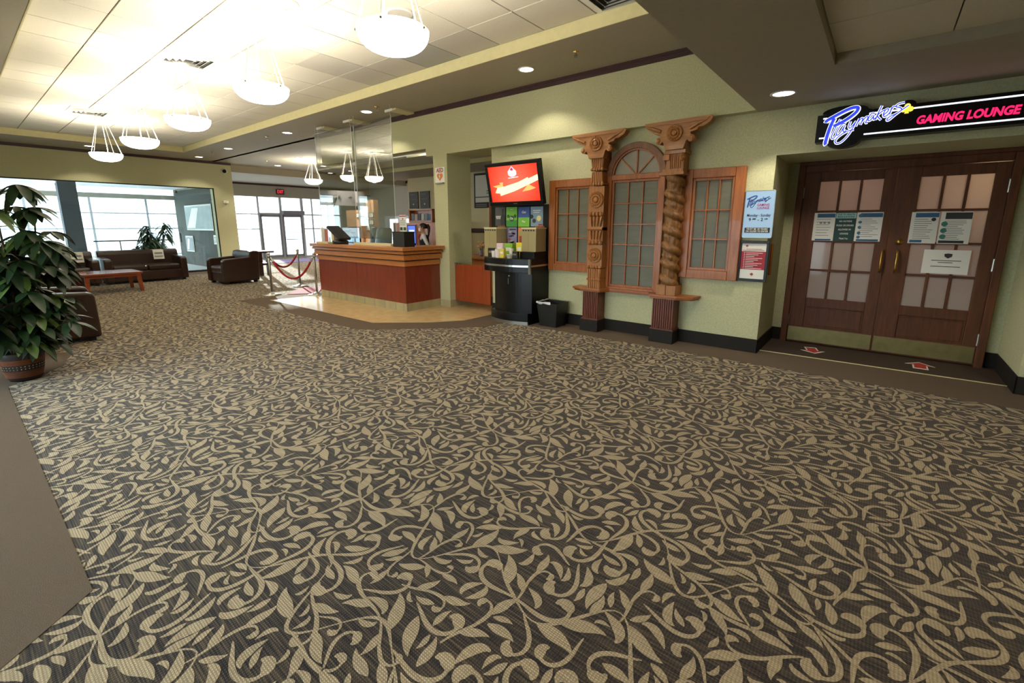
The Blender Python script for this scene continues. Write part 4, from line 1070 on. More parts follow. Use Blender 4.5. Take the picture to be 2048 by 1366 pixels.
build('hinge', MB().box(-5.67, -5.62, 5.45, 5.485, .735, .765), m_steel, t); build('latch', MB().box(-5.60, -5.55, 5.452, 5.483, .74, .758), m_steel, pn)
build('hinge', MB().box(-5.67, -5.62, 5.45, 5.485, .10, .125), m_steel, t)
# ------------------------------------------------------------------ snack stand under the television
t = thing('snack_stand', (-4.1, 5.2, 0), 'black curved snack stand with silver bands under the television', 'stand')
def front(xa, xb, yf, bulge, n=14): return [(xa + (xb - xa) * i / n, yf - bulge * (1 - (2 * i / n - 1) ** 2) - .0 * i) for i in range(n + 1)]
def plan(xa, xb, yf, bulge, yb=5.46): return front(xa, xb, yf, bulge) + [(xb, yb), (xa, yb)]
def strip(mb, pts, z0, z1, d=.004):
    for a, b in zip(pts[:-1], pts[1:]): mb.prism([(a[0], a[1] - d), (b[0], b[1] - d), (b[0], b[1] + .01), (a[0], a[1] + .01)], z0, z1, 0, 'XY')
    return mb
build('plinth', MB().prism(plan(-4.44, -3.755, 5.01, .075), .005, .17, 0, 'XY'), m_black, t, bevel=.004)
build('toe_strip', strip(MB(), front(-4.44, -3.755, 5.01, .075), .004, .05), m_chrome, t)
build('body', MB().prism(plan(-4.40, -3.72, 5.055, .07), .17, .75, 0, 'XY'), m_black, t)
dd = build('door', strip(MB(), front(-4.33, -3.86, 5.05, .05), .20, .73, .008), m_black, t)
build('counter', MB().prism(plan(-4.56, -3.72, 5.0, .09), .745, .935, 0, 'XY'), m_black, t, bevel=.004)
build('counter_band', strip(MB(), front(-4.56, -3.72, 5.0, .09), .825, .85).box(-3.722, -3.716, 5.0, 5.46, .825, .85), m_chrome, t)
build('end_post', MB().box(-3.735, -3.705, 4.985, 5.015, .73, .935), m_steel, t)
build('lock', MB().disc((-4.07, 4.985, .69), .012, 12, 0, 'Y', .02).tube([(-4.08, 4.975, .655), (-4.082, 4.975, .60), (-4.08, 4.975, .57)], .004, 6), m_chrome, dd)
solo('display_board', MB().box(-4.79, -3.70, 5.425, 5.475, .937, 1.69), m_black, 'black display board on the wall under the television, behind the posters', 'board', bevel=.003, loc=(-4.25, 5.45, .937))
solo('display_riser', MB().box(-3.97, -3.72, 5.10, 5.42, .935, 1.03), m_black, 'black riser block under the right dispenser on the snack stand', 'riser', bevel=.004, loc=(-3.85, 5.26, .935))
def poster(x0, x1, z0, z1, base, lb, fn):
    t = tag(build('poster', MB().box(x0, x1, 5.418, 5.424, z0, z1), base, loc=((x0 + x1) / 2, 5.42, z0)), lb, 'poster', 'posters on the snack stand board')
    fn(t, x0, x1, z0, z1); return t
py = 5.4165
def f1(t, a, b, c_, d):
    build('print', MB().text('SOMETHING', ((a + b) / 2 - .02, py, 1.525), (1, 0, 0), (0, 0, 1), .03, bold=.001, width=.13).text('FOR YOU', ((a + b) / 2 - .03, py, 1.500), (1, 0, 0), (0, 0, 1), .03, bold=.001, width=.09), m_paper, t)
    build('bottle', MB().prism([(a + .11, 1.40), (a + .19, 1.40), (a + .19, 1.52), (a + .165, 1.56), (a + .165, 1.64), (a + .135, 1.64), (a + .135, 1.56), (a + .11, 1.52)], py - .002, py + .001), m_ink, t)
poster(-4.70, -4.505, 1.385, 1.665, M('charcoal_print', '4A4E50', .6), 'dark grey poster, leftmost of the top row under the television', f1)
def f2(t, a, b, c_, d):
    c = MB()
    for x, z, r in ((-4.375, 1.495, .045), (-4.44, 1.53, .025), (-4.31, 1.53, .025)): c.disc((x, py, z), r, 18, 0, 'Y')
    build('balls', c, M('green_ball', '2E5B2E', .5), t); build('lower_half', MB().box(a, b, py + .0005, py + .002, c_, 1.47), M('mid_green', '3E9440', .6), t)
    build('print', MB().text('On', (-4.375, py - .003, 1.497), (1, 0, 0), (0, 0, 1), .05, bold=.002).text('PLAY', (-4.375, py - .001, 1.63), (1, 0, 0), (0, 0, 1), .022, bold=.001), m_paper, t)
poster(-4.48, -4.27, 1.375, 1.665, M('lime_print', '79C143', .6), 'green poster with dark balls, in the top row under the television', f2)
def f3(t, a, b, c_, d):
    build('lower_half', MB().box(a, b, py + .0005, py + .002, c_, 1.51), M('lime_print2', '7CC242', .6), t)
    build('print', MB().text('Get', ((a + b) / 2, py - .001, 1.585), (1, 0, 0), (0, 0, 1), .05, shear=.2, bold=.001).text('Play', ((a + b) / 2, py - .001, 1.45), (1, 0, 0), (0, 0, 1), .04, bold=.001), m_paper, t)
poster(-4.25, -4.04, 1.375, 1.66, M('blue_poster', '3F5BA5', .6), 'blue over green poster, in the top row under the television', f3)
def f4(t, a, b, c_, d):
    c = MB(); 
    for x, z, r in ((-4.0, 1.52, .03), (-3.955, 1.46, .03)): c.disc((x, py, z), r, 18, 0, 'Y')
    build('planet', c, m_ink, t); build('planet', MB().disc((-3.87, py, 1.495), .04, 18, 0, 'Y'), M('pale_yellow', 'D8CE8A', .6), t)
    build('print', MB().box(a + .04, b - .04, py - .001, py + .001, 1.60, 1.612).box(a + .05, b - .06, py - .001, py + .001, 1.575, 1.585), m_paper, t)
    build('corner', MB().box(-3.88, -3.81, py - .001, py + .001, 1.395, 1.415), m_redb, t)
poster(-4.02, -3.80, 1.38, 1.66, M('slate_poster', '7D98AE', .6), 'pale blue poster with round planets, rightmost of the top row under the television', f4)
poster(-4.63, -4.49, 1.06, 1.36, M('black_print', '22241F', .6), 'black poster beside the left dispenser', lambda t, a, b, c_, d: build('print', MB().box(a + .05, b - .02, py - .001, py + .001, 1.335, 1.345).box(a + .05, b - .03, py - .001, py + .001, 1.20, 1.23), M('olive_print', '5E6238', .6), t))
def f5(t, a, b, c_, d):
    rr = random.Random(4)
    for nm, col in (('orange_block', 'C9683C'), ('grey_block', 'B9B7B0'), ('dark_block', '4B4560')):
        c = MB()
        for k in range(5): x = a + .015 + rr.random() * .11; z = 1.09 + rr.random() * .21; c.box(x, min(b - .005, x + .06), py - .001, py + .001, z, z + .022)
        build(nm, c, M(nm, col, .6), t)
    build('heading', MB().box(a + .06, b - .015, py - .001, py + .001, 1.325, 1.345), m_ink, t)
poster(-4.475, -4.275, 1.06, 1.365, M('lilac_poster', '8F88AE', .6), 'lilac comic strip poster between the two dispensers', f5)
def f6(t, a, b, c_, d):
    build('scene_block', MB().box(a + .02, b - .03, py - .001, py + .001, 1.10, 1.24), M('rust_block', 'A5563E', .6), t); build('scene_block', MB().box(a + .02, b - .03, py - .001, py + .001, 1.25, 1.32), M('khaki_block', 'A89E5E', .6), t)
poster(-4.25, -4.06, 1.06, 1.365, M('orange_poster', 'E08A5A', .6), 'orange comic poster beside the right dispenser', f6)
m_disp = M('frosted_plastic', 'A3966C', .3, spec=.5)
for x0, x1, z0, lb in ((-4.70, -4.46, .935, 'tall beige dispenser box at the left end of the snack stand'), (-3.985, -3.735, 1.03, 'tall beige dispenser box at the right end of the snack stand')):
    t = tag(build('dispenser', MB().box(x0, x1, 5.16, 5.41, z0, 1.345), m_disp, loc=((x0 + x1) / 2, 5.28, z0), bevel=.004), lb, 'dispenser', 'dispensers on the snack stand')
    build('lid', MB().box(x0 - .004, x1 + .004, 5.155, 5.412, 1.345, 1.365), m_tan, t)
    c = MB()
    for i in range(5): c.box(x0 + .02 + .045 * i, x0 + .045 + .045 * i, 5.156, 5.161, 1.315, 1.335)
    build('tabs', c, m_ink, t); build('hanger', MB().box(x0 + .06, x1 - .03, 5.40, 5.42, 1.365, 1.385), m_oak, t)
    build('divider', MB().box((x0 + x1) / 2 - .012, (x0 + x1) / 2 - .008, 5.157, 5.162, z0, 1.31), M('divider_tan', 'A8986A', .5), t)
cz = .935
items = [('snack_cup', -4.43, 5.08, .045, .09, 'E6DEDF', 'white cup at the left end of the snack packs', 'lathe'),
 ('snack_cup', -4.325, 5.04, .045, .115, 'EFE3DC', 'tall white cup beside the yellow pack', 'lathe'),
 ('snack_pack', -4.23, 5.03, .04, .13, 'DCC34A', 'yellow pack standing in the middle of the snack stand', 'box'),
 ('snack_cup', -4.12, 5.10, .035, .13, 'E5E0D8', 'narrow white cup to the right of the yellow pack', 'lathe'),
 ('condiment_dish', -4.085, 5.02, .05, .055, 'B9B5A4', 'low clear dish at the front of the snack stand', 'lathe'),
 ('snack_pack', -4.40, 5.20, .06, .20, 'E3C9D0', 'pink and white pack beside the left dispenser', 'box'),
 ('snack_pack', -4.25, 5.23, .075, .20, '86B840', 'green pack behind the yellow pack', 'box'),
 ('snack_pack', -4.07, 5.25, .06, .215, 'E2D23E', 'yellow pack beside the right dispenser', 'box'),
 ('napkin_caddy', -4.52, 5.12, .05, .13, '1A1A1A', 'black caddy in front of the left dispenser', 'box'),
 ('napkin_caddy', -4.0, 5.05, .045, .10, '232321', 'black caddy in front of the right dispenser', 'box')]
for i, (nm, x, y, r_, h_, col, lb, kd) in enumerate(items):
    mm = M('snack_%d' % i, col, .45)
    if kd == 'lathe':
        t = tag(build(nm, MB().lathe([(.0005, 0), (r_ * .8, 0), (r_, h_), (r_ * .92, h_), (r_ * .75, .01), (.0005, .01)], (x, y, cz), 16), mm, loc=(x, y, cz), smooth=False), lb, nm.split('_')[1], 'snack things on the stand')
        build('rim', MB().lathe([(r_ * .9, h_ - .006), (r_ * 1.05, h_ - .004), (r_ * 1.05, h_ + .004), (r_ * .9, h_ + .004)], (x, y, cz), 16), m_paper, t)
    else:
        t = tag(build(nm, MB().box(x - r_, x + r_, y - r_ * .6, y + r_ * .6, cz, cz + h_), mm, loc=(x, y, cz), bevel=.005), lb, nm.split('_')[1], 'snack things on the stand')
        build('print' if nm == 'snack_pack' else 'slot', MB().box(x - r_ * .6, x + r_ * .6, y - r_ * .6 - .002, y - r_ * .6 + .001, cz + h_ * .45, cz + h_ * .7), m_paper if nm == 'snack_pack' else m_steel, t)
t = thing('waste_bin', (-3.50, 5.25, 0), 'black waste bin with a white liner beside the snack stand', 'bin')
c = MB(); a = [(-3.63, 5.13), (-3.36, 5.13), (-3.36, 5.38), (-3.63, 5.38)]; b = [(-3.67, 5.10), (-3.33, 5.10), (-3.33, 5.41), (-3.67, 5.41)]
c.add([(p[0], p[1], .004) for p in a] + [(p[0], p[1], .34) for p in b] + [(p[0] * .97 - 3.5 * .03, p[1] * .97 + 5.25 * .03, .34) for p in b] + [(p[0] * .93 - 3.5 * .07, p[1] * .93 + 5.25 * .07, .05) for p in a],
      [(3, 2, 1, 0)] + [(i, (i + 1) % 4, 4 + (i + 1) % 4, 4 + i) for i in range(4)] + [(4 + i, 4 + (i + 1) % 4, 8 + (i + 1) % 4, 8 + i) for i in range(4)] + [(8 + i, 8 + (i + 1) % 4, 12 + (i + 1) % 4, 12 + i) for i in range(4)] + [(12, 13, 14, 15)])
build('body', c, m_blackm, t, bevel=.006)
c = MB(); rr = random.Random(2); ring = [(-3.675 + .345 * i / 10, 5.094) for i in range(8)]; ring = [(-3.678, 5.41 - .316 * i / 8) for i in range(8)] + ring
top = [(p[0] + rr.uniform(-.004, .01), p[1] + rr.uniform(-.004, .01), .345 + .014 * rr.random()) for p in ring]; low = [(p[0], p[1], .318 + .014 * rr.random()) for p in ring]; inn = [(p[0] * .9 - .35, p[1] * .9 + .525, .30) for p in ring]
n = len(ring); c.add(low + top + inn, [(i, i + 1, n + i + 1, n + i) for i in range(n - 1)] + [(n + i, n + i + 1, 2 * n + i + 1, 2 * n + i) for i in range(n - 1)])
o = build('liner', c, M('white_liner', 'C9C9CC', .5), t); o.modifiers.new('t', 'SOLIDIFY').thickness = .003
# ------------------------------------------------------------------ television
t = thing('television', (-4.15, 5.19, 1.98), 'wall mounted television showing a gold ribbon on red', 'television')
up = Vector((0, -.218, .976)); nn = Vector((0, -.976, -.218)); mt = Matrix(((1, 0, 0, -4.15), (0, up.y, nn.y, 5.185), (0, up.z, nn.z, 1.975), (0, 0, 0, 1)))
c = MB(); c.box(-.487, .487, -.30, -.245, -.03, .02); c.box(-.487, .487, .25, .30, -.03, .02); c.box(-.487, -.44, -.245, .25, -.03, .02); c.box(.44, .487, -.245, .25, -.03, .02); c.box(-.487, .487, -.30, .30, -.055, -.028)
build('bezel', c.xf(mt), m_black, t, bevel=.006)
m_tvr = E('tv_red', 'F0321E', 1.15); nt = m_tvr.node_tree   # the picture: a red field, paler towards its middle
tc = nt.nodes.new('ShaderNodeTexCoord'); mp = nt.nodes.new('ShaderNodeMapping'); gr = nt.nodes.new('ShaderNodeTexGradient'); gr.gradient_type = 'SPHERICAL'; rp = nt.nodes.new('ShaderNodeValToRGB')
mp.inputs['Scale'].default_value = (2.0, 2.0, 2.4)
rp.color_ramp.elements[0].color = (*lin('E8240F'), 1); rp.color_ramp.elements[1].color = (*lin('F8604A'), 1)
nt.links.new(tc.outputs['Object'], mp.inputs[0]); nt.links.new(mp.outputs[0], gr.inputs[0]); nt.links.new(gr.outputs[0], rp.inputs[0]); nt.links.new(rp.outputs[0], nt.nodes['Principled BSDF'].inputs['Emission Color'])
dsp = build('display', MB().box(-.442, .442, -.247, .252, .0, .006).xf(mt), m_tvr, t)
m_rib = E('tv_gold', 'FBEFB0', 1.0); m_ribd = E('tv_gold_dark', 'E8A860', .9); m_glow = E('tv_logo', 'F6C6DA', 1.05); m_wht = E('tv_white', 'FFF3F4', 1.1)
def tvp(nm, poly, z, m): build(nm, MB().prism(poly, z, z + .0015, 0, 'XY').xf(mt), m, dsp)
tvp('ribbon_tail', [(-.39, -.02), (-.24, .0), (-.26, .025), (-.19, .03), (-.20, -.06), (-.30, -.05)], .0062, m_ribd)
tvp('ribbon_tail', [(.26, -.02), (.38, -.075), (.28, -.10), (.14, -.115)], .0062, m_ribd)
tvp('ribbon', [(-.355, -.115), (-.30, -.04), (-.16, -.03), (.10, .02), (.265, .075), (.27, .055), (.442, .105), (.442, .03), (.25, -.03), (.0, -.105), (-.26, -.16), (-.265, -.125)], .0085, m_rib)
c = MB(); hp = [(.0 + .085 * math.cos(a), .155 + .06 * math.sin(a)) for a in [R(210 + i * 12) for i in range(11)]] + [(.075, .17), (.04, .20), (.0, .24), (-.04, .20), (-.075, .17)]
tvp('logo_glow', hp, .0062, m_glow)
c = MB(); pts = [(0, 1), (.2, .5), (.5, .6), (.45, .1), (.9, .2), (.6, -.4), (.1, -.4), (0, -.8), (-.1, -.4), (-.6, -.4), (-.9, .2), (-.45, .1), (-.5, .6), (-.2, .5)]
tvp('logo_leaf', [(a * .035, .195 + b * .035) for a, b in pts], .008, E('tv_crimson', 'B03050', .8))
tvp('caption', [(-.08, .075), (.10, .085), (.10, .093), (-.08, .083)], .0062, m_wht)
build('maker_badge', MB().box(-.035, .035, -.279, -.270, .02, .0215).xf(mt), m_steel, t)
build('wall_mount', MB().box(-4.30, -4.0, 5.22, 5.47, 1.93, 1.99).box(-4.32, -3.98, 5.45, 5.48, 1.85, 2.1), m_blackm, t)

# ------------------------------------------------------------------ behind the desk
t = thing('framed_poster', (-6.9, 8.2, 1.75), 'dark framed poster on the ivory wall behind the swing gate', 'poster')
fx0, fx1 = -7.76, -7.05
build('frame', MB().box(fx0, fx1, 8.17, 8.2, 1.80, 2.60), m_ink, t, bevel=.004)
sh = build('sheet', MB().box(fx0 + .05, fx1 - .05, 8.166, 8.172, 2.06, 2.55).box(fx0 + .05, fx1 - .05, 8.166, 8.172, 1.93, 2.04), m_paper, t)
build('print', MB().box(-7.35, -7.12, 8.163, 8.167, 2.12, 2.15).box(-7.35, -7.12, 8.163, 8.167, 2.17, 2.2).box(fx0 + .06, fx1 - .3, 8.163, 8.167, 1.87, 1.89).box(fx0 + .06, fx1 - .3, 8.163, 8.167, 1.83, 1.85), m_inkg, sh)
t = thing('back_counter', (-6.3, 6.9, 0), 'wooden back counter seen past the swing gate', 'counter')
build('body', MB().box(-7.0, -4.95, 6.65, 7.3, .012, .735), m_orange, t); build('worktop', MB().box(-7.03, -4.92, 6.60, 7.33, .735, .775), m_maple, t, bevel=.004)
build('vent_slots', MB().box(-6.0, -5.9, 6.645, 6.652, .62, .63).box(-6.0, -5.9, 6.645, 6.652, .59, .60), m_ink, t)
solo('wood_post', MB().box(-5.90, -5.77, 6.62, 6.72, .775, 1.92), m_gate, 'upright reddish wood post standing on the back counter', 'post', bevel=.004, loc=(-5.83, 6.67, .775))
solo('coat_rail', MB().box(-8.2, -7.2, 8.16, 8.2, 1.22, 1.32), m_darktrim, 'short dark wall rail under the framed poster', 'rail', bevel=.004, loc=(-7.7, 8.18, 1.22))
t = thing('flower_vase', (-6.28, 6.8, .775), 'small vase of peach flowers on the back counter', 'vase')
build('vase', MB().lathe([(.001, 0), (.035, 0), (.045, .05), (.03, .10), (.04, .13), (.034, .13), (.001, .02)], (-6.28, 6.8, .775), 14), M('lilac_glass', '9C8FA8', .2), t, smooth=True)
c = MB(); rr = random.Random(5)
for k in range(12): a = rr.random() * 6.28; q = rr.random() * .07; c.sphere((-6.28 + q * math.cos(a), 6.8 + q * math.sin(a), .96 + rr.random() * .12), .026, 8); 
build('flowers', c, M('peach_petal', 'F2C79A', .6), t)
c = MB()
for k in range(5): a = k * 1.25; c.tube([(-6.28, 6.8, .80), (-6.28 + .04 * math.cos(a), 6.8 + .04 * math.sin(a), 1.0)], .004, 5)
build('stems', c, m_leafl, t)
for x0, lb in ((-10.21, 'dark wall poster, left one of the pair above the leaflet rack'), (-9.75, 'dark wall poster with a small emblem, right one of the pair above the leaflet rack')):
    t = tag(build('wall_poster', MB().box(x0, x0 + .37, 8.17, 8.2, 1.84, 2.28), M('slate_print', '4B4B50', .6), loc=(x0, 8.18, 1.84)), lb, 'poster', 'dark posters behind the desk')
    build('print', MB().box(x0 + .06, x0 + .24, 8.167, 8.171, 2.20, 2.21).box(x0 + .06, x0 + .30, 8.167, 8.171, 2.08, 2.088), m_inkg, t); c = MB(); build('emblem', maple(c, x0 + .18, 8.168, 1.95, .03), m_paper, t)
t = thing('leaflet_rack', (-9.6, 8.1, 1.48), 'wooden wall rack holding a row of leaflets behind the person', 'rack')
build('case', MB().box(-10.05, -9.1, 8.15, 8.2, 1.50, 1.80).box(-10.05, -10.0, 8.0, 8.2, 1.50, 1.80).box(-9.15, -9.1, 8.0, 8.2, 1.50, 1.80).box(-10.05, -9.1, 8.0, 8.2, 1.47, 1.52).box(-10.05, -9.1, 8.0, 8.2, 1.78, 1.81), m_orange, t)
for k, (col, nm) in enumerate((('7F8AA0', 'grey'), ('C9C4BC', 'cream'), ('55585F', 'charcoal'), ('D2D2D6', 'white'), ('8E9AAE', 'blue grey'), ('4E6E96', 'blue'))):
    x = -9.97 + .135 * k
    t = tag(build('leaflet', MB().box(x, x + .11, 8.03, 8.06, 1.525, 1.70 - .02 * (k % 2)), M('leaflet_%d' % k, col, .6), loc=(x, 8.04, 1.525)), nm + ' leaflet in the wooden wall rack behind the person', 'leaflet', 'leaflets in the wall rack')
t = thing('storage_cabinet', (-9.6, 7.8, 0), 'tall orange wood cabinet behind the person', 'cabinet')
build('body', MB().box(-10.2, -8.2, 7.59, 8.17, .012, 1.46), m_orange, t, bevel=.004)
for x0, x1, hx in ((-9.18, -8.25, -9.12), (-10.15, -9.22, -9.28)):
    dd = build('door', MB().box(x0, x1, 7.575, 7.59, .08, 1.42), m_orange, t); build('handle', MB().box(hx - .01, hx + .01, 7.555, 7.575, .7, .85), m_steel, dd)
t = thing('hall_sign', (-15, 9.0, 2.0), 'long curved silver sign with script lettering and an arrow, high over the hall', 'sign')
c = MB(); vs = []; fs = []
for i in range(21):
    u = i / 20; x = -16.45 + 2.85 * u; y = 9.0 - .35 * math.sin(PI * u)
    for z in (2.14 - .13 * u, 2.66 - .17 * u): vs += [(x, y, z), (x, y + .05, z)]
for i in range(20):
    k = 4 * i; fs += [(k, k + 4, k + 6, k + 2), (k + 1, k + 3, k + 7, k + 5), (k, k + 1, k + 5, k + 4), (k + 2, k + 6, k + 7, k + 3)]
fs += [(0, 2, 3, 1), (80, 81, 83, 82)]
build('board', c.add(vs, fs), M('silver_board', 'D2CCD6', .5), t, smooth=False)
fx = lambda u, v: -15.0 + (u - 590) * .0017; fz = lambda u, v: 2.36 - (v - 240) * .0017
c = script(MB(), fx, fz, 8.655, .012, SMALL[1:6] + SMALL[8:9]); build('lettering', c, m_ink, t)
build('arrow', MB().prism([(-14.1, 2.27), (-13.98, 2.27), (-13.98, 2.235), (-13.88, 2.295), (-13.98, 2.355), (-13.98, 2.32), (-14.1, 2.32)], 8.74, 8.75), m_ink, t)
build('hanger', MB().tube([(-15.9, 8.9, 2.6), (-15.9, 8.9, ZS)], .008, 6).tube([(-14.1, 8.87, 2.5), (-14.1, 8.87, ZS)], .008, 6), m_steel, t)
struct('wall_hall', MB().box(-15.2, -14.55, 10.0, 10.2, 0, 2.3).box(-16.2, -15.2, 9.9, 10.1, 0, 1.95), M('peach_wall', 'D9AA80', .8))
k = 0
for x, z in ((-15.50, 1.66), (-15.16, 1.66), (-14.82, 1.66), (-15.14, 1.43), (-14.82, 1.40), (-15.05, 1.18), (-14.75, 1.16)):
    yf = 9.9 if x < -15.2 else 10.0; lb = ('leftmost in the top row', 'middle of the top row', 'rightmost in the top row', 'left one of the middle row', 'right one of the middle row', 'left one of the bottom row', 'right one of the bottom row')[k]; k += 1
    t = tag(build('certificate_frame', MB().box(x, x + .26, yf - .02, yf, z, z + .19), m_ink, loc=(x, yf, z)), 'small framed certificate on the peach hall wall, ' + lb, 'picture frame', 'certificates on the peach wall')
    build('sheet', MB().box(x + .025, x + .235, yf - .023, yf - .019, z + .022, z + .168), m_paper, t)
c = MB(); c.box(-14.3, -10.35, 11.9, 12.0, 2.20, 2.60)
struct('wall_soffit', c, m_wall2)
t = thing('strip_light', (-12.6, 11.8, 2.42), 'white strip light running along the far hall soffit', 'light'); m_sg = E('strip_glow', 'E6E6FF', 2.2); build('tube', MB().box(-14.2, -10.4, 11.80, 11.85, 2.46, 2.52), m_sg, t); build('tube', MB().box(-14.2, -10.4, 11.80, 11.85, 2.24, 2.27), m_sg, t)
build('housing', MB().box(-14.2, -10.4, 11.82, 11.89, 2.53, 2.58), m_white, t)
t = thing('display_window', (-13.2, 12.9, .3), 'bright tall window slits at the end of the hall', 'window')
for x in (-17.6, -16.6, -15.6): build('pane', MB().box(x, x + .55, 12.93, 12.96, .5, 1.66), E('daylit_slit', 'F4F6FF', 3), t)
build('frame', MB().box(-18, -14.8, 12.95, 12.97, .4, 1.8), m_alu, t)
# ------------------------------------------------------------------ leather seats
def seat(name, wd, dp, ncush, label, cat, group, loc, rz, hb=.78):
    """faces -Y in its own frame; origin at the floor, middle of the footprint"""
    t = thing(name, (0, 0, 0), label, cat, group)
    x1, y0, y1 = wd / 2, -dp / 2, dp / 2; aw = .15
    build('base', MB().box(-x1 + .03, x1 - .03, y0 + .04, y1 - .03, .05, .30), m_leather, t, bevel=.03, seg=3)
    for s in (-1, 1):
        pr = [(y0, .05), (y1 - .06, .05), (y1 - .04, .62), (y1 - .16, .635), (y0 + .05, .60), (y0 + .005, .56)]
        build('armrest', MB().prism(pr, s * (x1 - aw), s * x1, 0, 'YZ'), m_leather, t, bevel=.045, seg=4, smooth=False)
    pr = [(y1 - .24, .26), (y1 - .22, hb - .10), (y1 - .20, hb - .02), (y1 - .12, hb), (y1 + .01, hb - .01), (y1 + .035, hb - .07), (y1 + .01, hb - .13), (y1 - .02, .05), (y1 - .2, .05)]
    build('backrest', MB().prism(pr, -x1 + .005, x1 - .005, 0, 'YZ'), m_leather, t, bevel=.03, seg=3)
    iw = wd - 2 * aw
    for k in range(ncush):
        a = -iw / 2 + iw * k / ncush; build('seat_cushion', MB().box(a + .004, a + iw / ncush - .004, y0 + .02, y1 - .22, .29, .43), m_leather, t, bevel=.05, seg=4)
    for sx in (-1, 1):
        for sy in (y0 + .09, y1 - .09): build('foot', MB().box(sx * (x1 - .10) - .035, sx * (x1 - .10) + .035, sy - .035, sy + .035, .003, .055), m_blackm, t)
    t.location = loc; t.rotation_euler = (0, 0, rz); return t
seat('sofa', 1.66, .90, 2, 'brown leather two seat sofa in front of the glass wall', 'sofa', None, (-14.55, 3.10, 0), R(90))
seat('armchair', 1.0, .90, 1, 'brown leather armchair in front of the glass wall, beside the sofa', 'armchair', 'brown leather armchairs', (-14.55, 1.70, 0), R(90))
seat('armchair', .92, .84, 1, 'brown leather armchair near the glass wall pier, seen from its side', 'armchair', 'brown leather armchairs', (-12.47, 4.42, 0), R(4))
seat('armchair', .92, .86, 1, 'brown leather armchair close behind the large potted plant', 'armchair', 'brown leather armchairs', (-7.84, .66, 0), R(180 - 4), hb=.70)
for (y, x, lb) in ((3.39, -14.345, 'white paper notice hung over the backrest of the sofa'), (1.86, -14.345, 'white paper notice hung over the backrest of the armchair behind the plant')):
    t = tag(build('paper_notice', MB().obox((x + .015, y, .665), (0, .11, 0), (.015, 0, -.115), (.003, 0, .0004)).box(x - .15, x, y - .11, y + .11, .782, .785), m_paper, loc=(x, y, .6)), lb, 'notice', 'notices on the leather seats')
    build('print', MB().obox((x + .0185, y, .70), (0, .08, 0), (.0026, 0, -.02), (.003, 0, .0004)).obox((x + .028, y, .62), (0, .09, 0), (.002, 0, -.015), (.003, 0, .0004)), m_inkg, t)
# coffee table
t = thing('coffee_table', (-12.75, 2.1, 0), 'low reddish wood coffee table with splayed legs in the lounge', 'table')
build('tabletop', MB().box(-13.2, -12.26, 1.62, 2.58, .385, .425), m_tablew, t, bevel=.005)
build('apron', MB().box(-13.14, -12.30, 1.68, 1.71, .33, .385).box(-13.14, -12.30, 2.49, 2.52, .33, .385).box(-13.14, -13.11, 1.68, 2.52, .33, .385).box(-12.33, -12.30, 1.68, 2.52, .33, .385), m_tablew, t)
for x, y in ((-13.13, 1.69), (-12.33, 1.69), (-13.13, 2.51), (-12.33, 2.51)):
    dx = .03 * (1 if x > -12.7 else -1); dy = .03 * (1 if y > 2.1 else -1)
    build('leg', MB().add([(x + a * .04 + dx * 0, y + b * .04, .385) for a, b in ((-1, -1), (1, -1), (1, 1), (-1, 1))] + [(x + a * .028 + dx, y + b * .028 + dy, .003) for a, b in ((-1, -1), (1, -1), (1, 1), (-1, 1))],
          [(0, 1, 2, 3), (7, 6, 5, 4)] + [(i, 4 + i, 4 + (i + 1) % 4, (i + 1) % 4) for i in range(4)]), m_tablew, t)
# tall dark stand by the entrance
t = thing('occasional_table', (-13.5, 5.48, 0), 'dark wooden stand with a lower shelf, between the armchair and the rope posts', 'table')
build('tabletop', MB().box(-13.75, -13.25, 5.20, 5.78, .64, .69), m_darktrim, t, bevel=.004)
build('shelf', MB().box(-13.7, -13.3, 5.28, 5.68, .30, .36), m_darktrim, t)
for y in (5.27, 5.69): build('leg', MB().box(-13.53, -13.43, y - .04, y + .04, .003, .64), m_darktrim, t)
build('panel', MB().box(-13.52, -13.44, 5.41, 5.53, .003, .64), m_darktrim, t)

# ------------------------------------------------------------------ rope posts
pts = [(-9.53, 4.04), (-10.37, 5.04), (-8.83, 4.62)]
nm = ('nearest the lounge carpet', 'farthest back of the three', 'beside the reception desk')
for k, (x, y) in enumerate(pts):
    t = thing('rope_post', (x, y, 0), 'steel rope post ' + nm[k], 'rope post', 'steel rope posts')
    build('base', MB().lathe([(.001, .004), (.17, .004), (.17, .012), (.10, .03), (.03, .055), (.02, .07), (.001, .07)], (x, y, 0), 24), m_chrome, t, smooth=True)
    pl = build('pole', MB().tube([(x, y, .05), (x, y, .79)], .021, 14), m_steel, t, smooth=True)
    build('finial', MB().lathe([(.001, .775), (.03, .775), (.034, .79), (.022, .80), (.026, .81)], (x, y, 0), 18).sphere((x, y, .83), .035, 14), m_chrome, pl, smooth=True)
def rope(a, b, sag, lb):
    A, B = Vector((*pts[a], .755)), Vector((*pts[b], .755)); d = (B - A).normalized(); A = A + d * .04; B = B - d * .04; n = 20; q = []
    for i in range(n + 1): u = i / n; p = A.lerp(B, u); p.z -= sag * (1 - (2 * u - 1) ** 2); q.append(p)
    t = tag(build('velvet_rope', MB().tube(q[1:-1], .021, 10), m_rope, smooth=True, loc=tuple((A + B) / 2)), lb, 'rope', 'red ropes between the steel posts')
    for p, r_ in ((q[0], q[1]), (q[-1], q[-2])): build('clip', MB().tube([p - (r_ - p).normalized() * .015, p, r_], [.012, .02, .025], 10), m_chrome, t)
rope(0, 1, .24, 'red rope hung between the front and back steel posts')
rope(0, 2, .42, 'deeply sagging red rope hung between the lounge post and the desk post')
